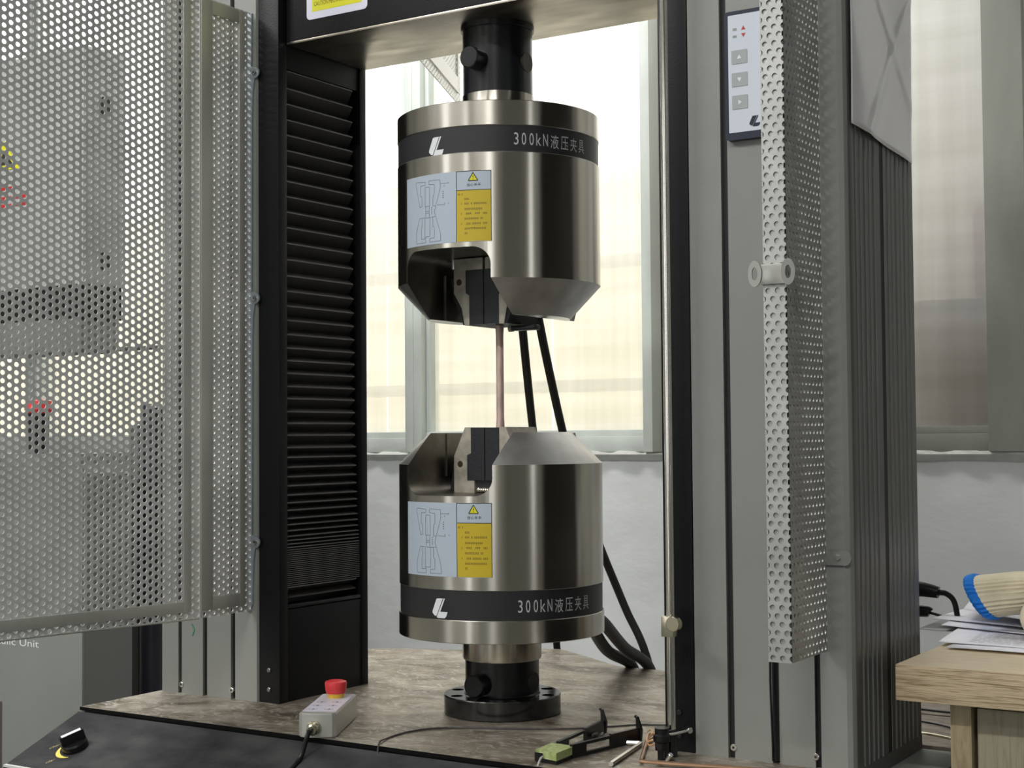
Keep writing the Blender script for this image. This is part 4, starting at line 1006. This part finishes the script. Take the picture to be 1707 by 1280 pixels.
tag(B().tube([(0.250, -0.068, 0.6728), (0.254, -0.090, 0.6728), (0.292, -0.176, 0.6728), (0.296, -0.184, 0.6728), (0.303, -0.1845, 0.6728), (0.330, -0.180, 0.6728), (0.420, -0.158, 0.6728), (0.47, -0.145, 0.6728)], 0.0022, 8, smooth=False).build('bent_rod', COPROD), 'thin copper-brown bent rod lying at the foot of the right column', 'rod')
ob = B(); lp = [(0.2455, -0.058), (0.262, -0.072), (0.2745, -0.089), (0.270, -0.104), (0.259, -0.098), (0.250, -0.078), (0.2455, -0.060)]
ob.tube([(x, y, 0.6745 + 0.004 * (i % 2)) for i, (x, y) in enumerate(lp)], 0.0011, 8)
ob.tube([(0.2455, -0.058, 0.6765), (0.254, -0.085, 0.6745), (0.265, -0.106, 0.6725), (0.271, -0.093, 0.6745), (0.256, -0.066, 0.6765), (0.2455, -0.058, 0.6765)], 0.0011, 8)
ob.tube([(0.2455, -0.058, 0.6765), (0.236, -0.044, 0.6770), (0.226, -0.034, 0.6715)], 0.0009, 8)
tag(ob.build('rubber_band', TAN), 'tan rubber band loop knotted beside the bent rod', 'rubber band')

# ------------------------------------------------------------------ desk at the right
DK = thing('wooden_desk', 'pale oak laminate desk at the right edge beside the column', 'desk', (0.53, -0.046, 0))
B().box(0, 0.9, 0, 0.578, 0.737, 0.775, 0.0015).build('desk_top', [OAK], DK)
dt = B().box(0.0008, 0.8992, 0.0008, 0.5772, 0.7750, 0.7753).build('top_laminate', OAKTOP, DK, 0)
B().box(0.0505, 0.0725, 0.026, 0.55, 0.0, 0.737).build('side_panel', OAKV, DK)
B().box(0.0765, 0.86, 0.034, 0.052, 0.10, 0.730, 0.001).build('drawer_front', wood('grey_oak_front', (0.32, 0.29, 0.20), (0.25, 0.22, 0.15), (25, 20, 2)), DK)
B().box(0.0725, 0.0765, 0.05, 0.06, 0.0, 0.737).build('panel_gap', mat('red_brown_edge', (0.05, 0.015, 0.012), 0.6), DK)
B().box(0.86, 0.882, 0.026, 0.55, 0.0, 0.737).build('side_panel', OAKV, DK)

def sheet(label, corners, curl, mt=PAPER, lines=False):
    """corners: front-left, front-right, back-right, back-left"""
    n = 10; bm2 = bmesh.new(); g = []
    c = [Vector(k) for k in corners]
    for j in range(n + 1):
        r_ = []
        for i in range(n + 1):
            u, v = i / n, j / n
            p = (c[0] * (1 - u) + c[1] * u) * (1 - v) + (c[3] * (1 - u) + c[2] * u) * v
            p.z += curl * ((1 - u) ** 3) * (1 - 0.5 * abs(v - 0.5)) + 0.0008 * math.sin(6 * u + 4 * v)
            r_.append(bm2.verts.new(p))
        g.append(r_)
    for j in range(n):
        for i in range(n): bm2.faces.new([g[j][i], g[j][i + 1], g[j + 1][i + 1], g[j + 1][i]])
    me = bpy.data.meshes.new('paper_sheet'); bm2.to_mesh(me); bm2.free()
    o = link('paper_sheet', me, mt, None, 60); md = o.modifiers.new('t', 'SOLIDIFY'); md.thickness = 0.0006; md.offset = 1
    tag(o, label, 'paper', 'papers piled on the desk')
    if lines:
        b = B(); rnd = random.Random(9)
        for k in range(9):
            v = 0.05 + 0.040 * k; x0 = 0.14
            while x0 < 0.95:
                wd = 0.02 + 0.03 * rnd.random()
                def P(u, v):
                    p = (c[0] * (1 - u) + c[1] * u) * (1 - v) + (c[3] * (1 - u) + c[2] * u) * v
                    p.z += curl * ((1 - u) ** 3) * (1 - 0.5 * abs(v - 0.5)) + 0.0008 * math.sin(6 * u + 4 * v) + 0.0012; return p
                b.quad(P(x0, v), P(x0 + wd, v), P(x0 + wd, v + 0.007), P(x0, v + 0.007)); x0 += wd + 0.012
        b.build('printed_lines', mat('print_grey', (0.38, 0.38, 0.45), 0.7), o, 0)
    return o
GREYP = mat('grey_folder', (0.20, 0.20, 0.21), 0.4)
sheet('grey plastic folder at the bottom of the paper pile, poking out past the desk edge', [(0.466, 0.238, 0.7765), (0.70, 0.20, 0.7765), (0.72, 0.50, 0.7765), (0.47, 0.49, 0.7765)], 0.0, GREYP)
sheet('lowest white sheet along the front of the pile on the desk', [(0.545, 0.087, 0.7775), (0.80, 0.075, 0.7775), (0.82, 0.40, 0.7775), (0.56, 0.41, 0.7775)], 0.0005)
sheet('printed white sheet lying on the front of the pile', [(0.530, 0.110, 0.7785), (0.760, 0.115, 0.7785), (0.74, 0.42, 0.7785), (0.505, 0.40, 0.7800)], 0.002, PAPER, True)
sheet('middle white sheet with curled left edge in the pile', [(0.500, 0.225, 0.7805), (0.74, 0.20, 0.7805), (0.76, 0.48, 0.7805), (0.50, 0.45, 0.7805)], 0.006)
sheet('curled white sheet overhanging the desk edge near the top of the pile', [(0.478, 0.262, 0.7850), (0.72, 0.23, 0.7850), (0.75, 0.50, 0.7850), (0.50, 0.50, 0.7850)], 0.004)
sheet('topmost white sheet of the pile, under the glove', [(0.515, 0.27, 0.789), (0.76, 0.22, 0.789), (0.78, 0.45, 0.789), (0.49, 0.44, 0.789)], 0.016)
sheet('white sheet standing up slightly behind the glove', [(0.560, 0.34, 0.792), (0.76, 0.30, 0.792), (0.80, 0.46, 0.872), (0.60, 0.48, 0.866)], 0.0)

# knitted glove: cuff towards the left, hand lying to the right
GV = thing('cotton_work_glove', 'cream knitted cotton glove with blue cuff lying on the papers', 'glove', (0.54, 0.22, 0.79))
def blob(name, secs, m_, ribs=0.0, seg=64, thick=0.0, parent=GV):
    """secs: (centre, half_width(y), half_height(z), tilt)"""
    bm2 = bmesh.new(); rings = []
    for c, hy, hz, tl in secs:
        r_ = []
        for k in range(seg):
            a = 2 * PI * k / seg; rr = 1 + ribs * (1 if k % 2 else -1)
            sy, sz = rr * math.copysign(abs(math.cos(a)) ** 0.85, math.cos(a)), rr * math.copysign(abs(math.sin(a)) ** 0.85, math.sin(a))
            r_.append(bm2.verts.new(Vector(c) + Vector((tl * sz * hz, sy * hy, sz * hz))))
        rings.append(r_)
    for a, b_ in zip(rings[:-1], rings[1:]):
        for k in range(seg): bm2.faces.new([a[k], a[(k + 1) % seg], b_[(k + 1) % seg], b_[k]])
    bm2.faces.new(rings[-1]); bm2.faces.new(rings[0][::-1])
    bmesh.ops.recalc_face_normals(bm2, faces=bm2.faces[:])
    me = bpy.data.meshes.new(name); bm2.to_mesh(me); bm2.free(); return link(name, me, m_, parent, 70)
tl = -0.55
blob('cuff_edge', [((0.006, 0, 0.0330), 0.036, 0.0210, tl), ((0.008, 0, 0.0330), 0.040, 0.0248, tl), ((0.014, 0, 0.0335), 0.041, 0.0260, tl), ((0.0195, 0, 0.0340), 0.039, 0.0250, tl)], GBLUE, 0.035)
blob('glove_body', [((0.018, 0, 0.0340), 0.038, 0.0240, tl), ((0.035, 0, 0.0370), 0.037, 0.0235, tl * 0.8), ((0.055, 0, 0.0400), 0.038, 0.0240, -0.3), ((0.075, 0.0, 0.0430), 0.042, 0.0230, -0.2),
                    ((0.10, 0.0, 0.0420), 0.048, 0.0230, 0), ((0.14, 0, 0.0340), 0.050, 0.0200, 0), ((0.18, 0, 0.0230), 0.048, 0.0150, 0), ((0.195, 0, 0.020), 0.040, 0.011, 0)], GLOVE, 0.03)
for k, (yy, ln) in enumerate(((-0.034, 0.055), (-0.012, 0.066), (0.011, 0.062), (0.033, 0.048))):
    b = B(); b.tube([(0.175, yy * 0.9, 0.020), (0.205, yy, 0.018), (0.185 + ln, yy * 1.1, 0.012)], lambda u: 0.0115 * (1 - 0.25 * u ** 3), 14); b.build('finger', GLOVE, GV, 60)
b = B(); b.tube([(0.085, -0.025, 0.030), (0.082, -0.050, 0.018), (0.092, -0.072, 0.0075), (0.110, -0.085, 0.002)], lambda u: 0.0150 * (1 - 0.30 * u), 16); b.build('thumb', GLOVE, GV, 60)

# power plugs behind the column, planks and wires under the desk side
PS = thing('power_plug', 'black moulded plug with cable poking out behind the right column', 'plug', (0.455, 0.30, 0.82))
B().tube([(-0.03, 0, 0.002), (0.0, 0, 0.0), (0.020, 0, -0.003)], lambda u: 0.0115 - 0.004 * u, 12).build('plug_body', KNOB, PS)
B().tube([(0.018, 0, -0.003), (0.030, 0, -0.004), (0.040, 0.0, -0.014), (0.045, 0.0, -0.040), (0.045, 0.02, -0.06)], 0.0036, 10).build('plug_cable', KNOB, PS)
b = B(); b.tube([(-0.02, 0, 0), (0.004, 0, 0), (0.008, 0, -0.001)], lambda u: 0.008 - 0.002 * u, 10); b.tube([(0.006, 0, -0.001), (0.02, 0, -0.004), (0.05, 0.0, -0.012)], 0.0018, 8)
o = b.build('small_plug', KNOB); o.location = (0.455, 0.30, 0.792); tag(o, 'smaller black plug just below, behind the right column', 'plug')
SH = thing('plank_platform', 'weathered plank boards lying behind the right column, seen under the desk', 'planks', (0.45, 0.25, 0.619))
for k in range(3):
    B().box(-0.12, 0.125, 0.105 * k, 0.105 * k + 0.100, 0.0, 0.012 - 0.001 * (k % 2), 0.001).build('plank', PLANKM, SH)
for k in (-0.10, 0.10): B().box(k, k + 0.02, 0.135, 0.31, -0.619, -0.0005).build('plank_leg', PLANKM, SH)
tag(B().tube([(0.36, 0.485, 0.6325), (0.42, 0.478, 0.6325), (0.50, 0.472, 0.6325)], 0.0014, 8).build('floor_wire', KNOB), 'black wire lying across the planks under the desk, farthest back', 'wire')
tag(B().tube([(0.38, 0.400, 0.6325), (0.44, 0.385, 0.6325), (0.50, 0.345, 0.6325)], 0.0014, 8).build('floor_wire', KNOB), 'black wire curving across the middle of the planks under the desk', 'wire')
tag(B().tube([(0.40, 0.320, 0.6325), (0.46, 0.312, 0.6325), (0.52, 0.280, 0.6325)], 0.0015, 8).build('floor_wire', BRASS), 'pale wire across the nearest plank under the desk', 'wire')

# ------------------------------------------------------------------ left background: hydraulic unit and housing
HU = thing('hydraulic_unit', 'green-grey hydraulic unit cabinet behind the open guard door', 'cabinet', (-1.312, 0.2, 0))
B().box(-0.9, 0.30, 0, 0.004, 0.0, 0.975).build('front_sheet', CAB, HU)
B().box(-0.9, 0.299, 0.004, 0.118, 0.0, 0.960).build('cabinet_body', CABSIDE, HU)
B().prism([(-0.9, 0.998), (-0.9, 0.980), (0.301, 0.980), (0.301, 0.998)], 'y', -0.006, 0.13).build('top_cover', CAB, HU)
b = B(); add_glyph(b, 'Hydraulic Unit', lambda x, z: Vector((x, -0.0005, z)), 0.187 - 0.178, 0.187, 0.6445, 0.6615); b.build('lettering', WHITEP, HU, 0)
es = thing('stop_button', 'red emergency stop on a black base on top of the hydraulic unit', 'stop button', (-1.20, 0.26, 0.998))
B().cyl((0, 0, 0), (0, 0, 0.075), 0.018, 0.020, 24).build('button_base', KNOB, es)
b = B(); b.lathe([(0, 0.075), (0.022, 0.075), (0.026, 0.082), (0.024, 0.098), (0, 0.104)], 28); b.build('button_head', ESTOP, es)
NH = thing('machine_housing', 'grey housing of the neighbouring machine above the hydraulic unit', 'housing', (-1.312, 0.2, 1.2))
B().box(-0.9, 0.300, 0, 0.1, 0.100, 0.530, 0.004).build('housing_body', BOXG, NH)
B().box(-0.88, 0.296, 0.004, 0.094, 0.040, 0.100).build('dark_skirt', KNOB, NH)
B().box(-0.9, 0.29, 0.0, 0.09, -0.02, 0.040, 0.003).build('lower_rail', CABSIDE, NH)
B().box(-0.88, -0.70, 0.01, 0.09, -1.2, -0.02).build('support_post', CABSIDE, NH)
for z in (0.428, 0.145): B().cyl((0.2995, 0.085 - 0.035, z), (0.303, 0.085 - 0.035, z), 0.0165, seg=24).build('round_port', SLOT, NH)
B().prism([(0.087, 0.380), (0.057 - 0.004, 0.325), (0.129, 0.325)], 'y', -0.0004, -0.0010).build('warning_triangle', YELB, NH, 0)
B().prism([(0.087, 0.362), (0.068, 0.334), (0.112, 0.334)], 'y', -0.0011, -0.0013).build('triangle_symbol', INK, NH, 0)
b = B()
for z, x1 in ((0.290, 0.135), (0.272, 0.155), (0.258, 0.150)): b.box(0.05, x1, -0.0008, -0.0003, z - 0.003, z + 0.003)
b.build('red_print', REDINK, NH, 0)
PT = thing('dark_post', 'dark round upright post between the hydraulic unit and the left column', 'post', (-1.045, 0.4, 0))
B().cyl((0, 0, 0), (0, 0, 1.09), 0.024, seg=32, bev=0.008).build('post_tube', mat('dark_blue_black', (0.022, 0.022, 0.03), 0.35), PT)
B().box(-0.055, -0.028, -0.01, 0.02, 0, 1.05, 0.002).build('post_rail', CABSIDE, PT)
tag(B().cyl((-2.9, YW - 0.03, 1.267), (-1.45, YW - 0.03, 1.264), 0.006, seg=12).build('wall_pipe', mat('dark_pipe', (0.12, 0.12, 0.11), 0.5)), 'thin dark pipe running across the left windows', 'pipe')
tag(B().box(-1.05, -0.972, -0.03, 0.0, 0.0, 0.598, 0.004).build('edge_cover', mat('brown_grey_cover', (0.12, 0.10, 0.09), 0.5)), 'brownish vertical cover strip at the lower left picture edge', 'cover strip')
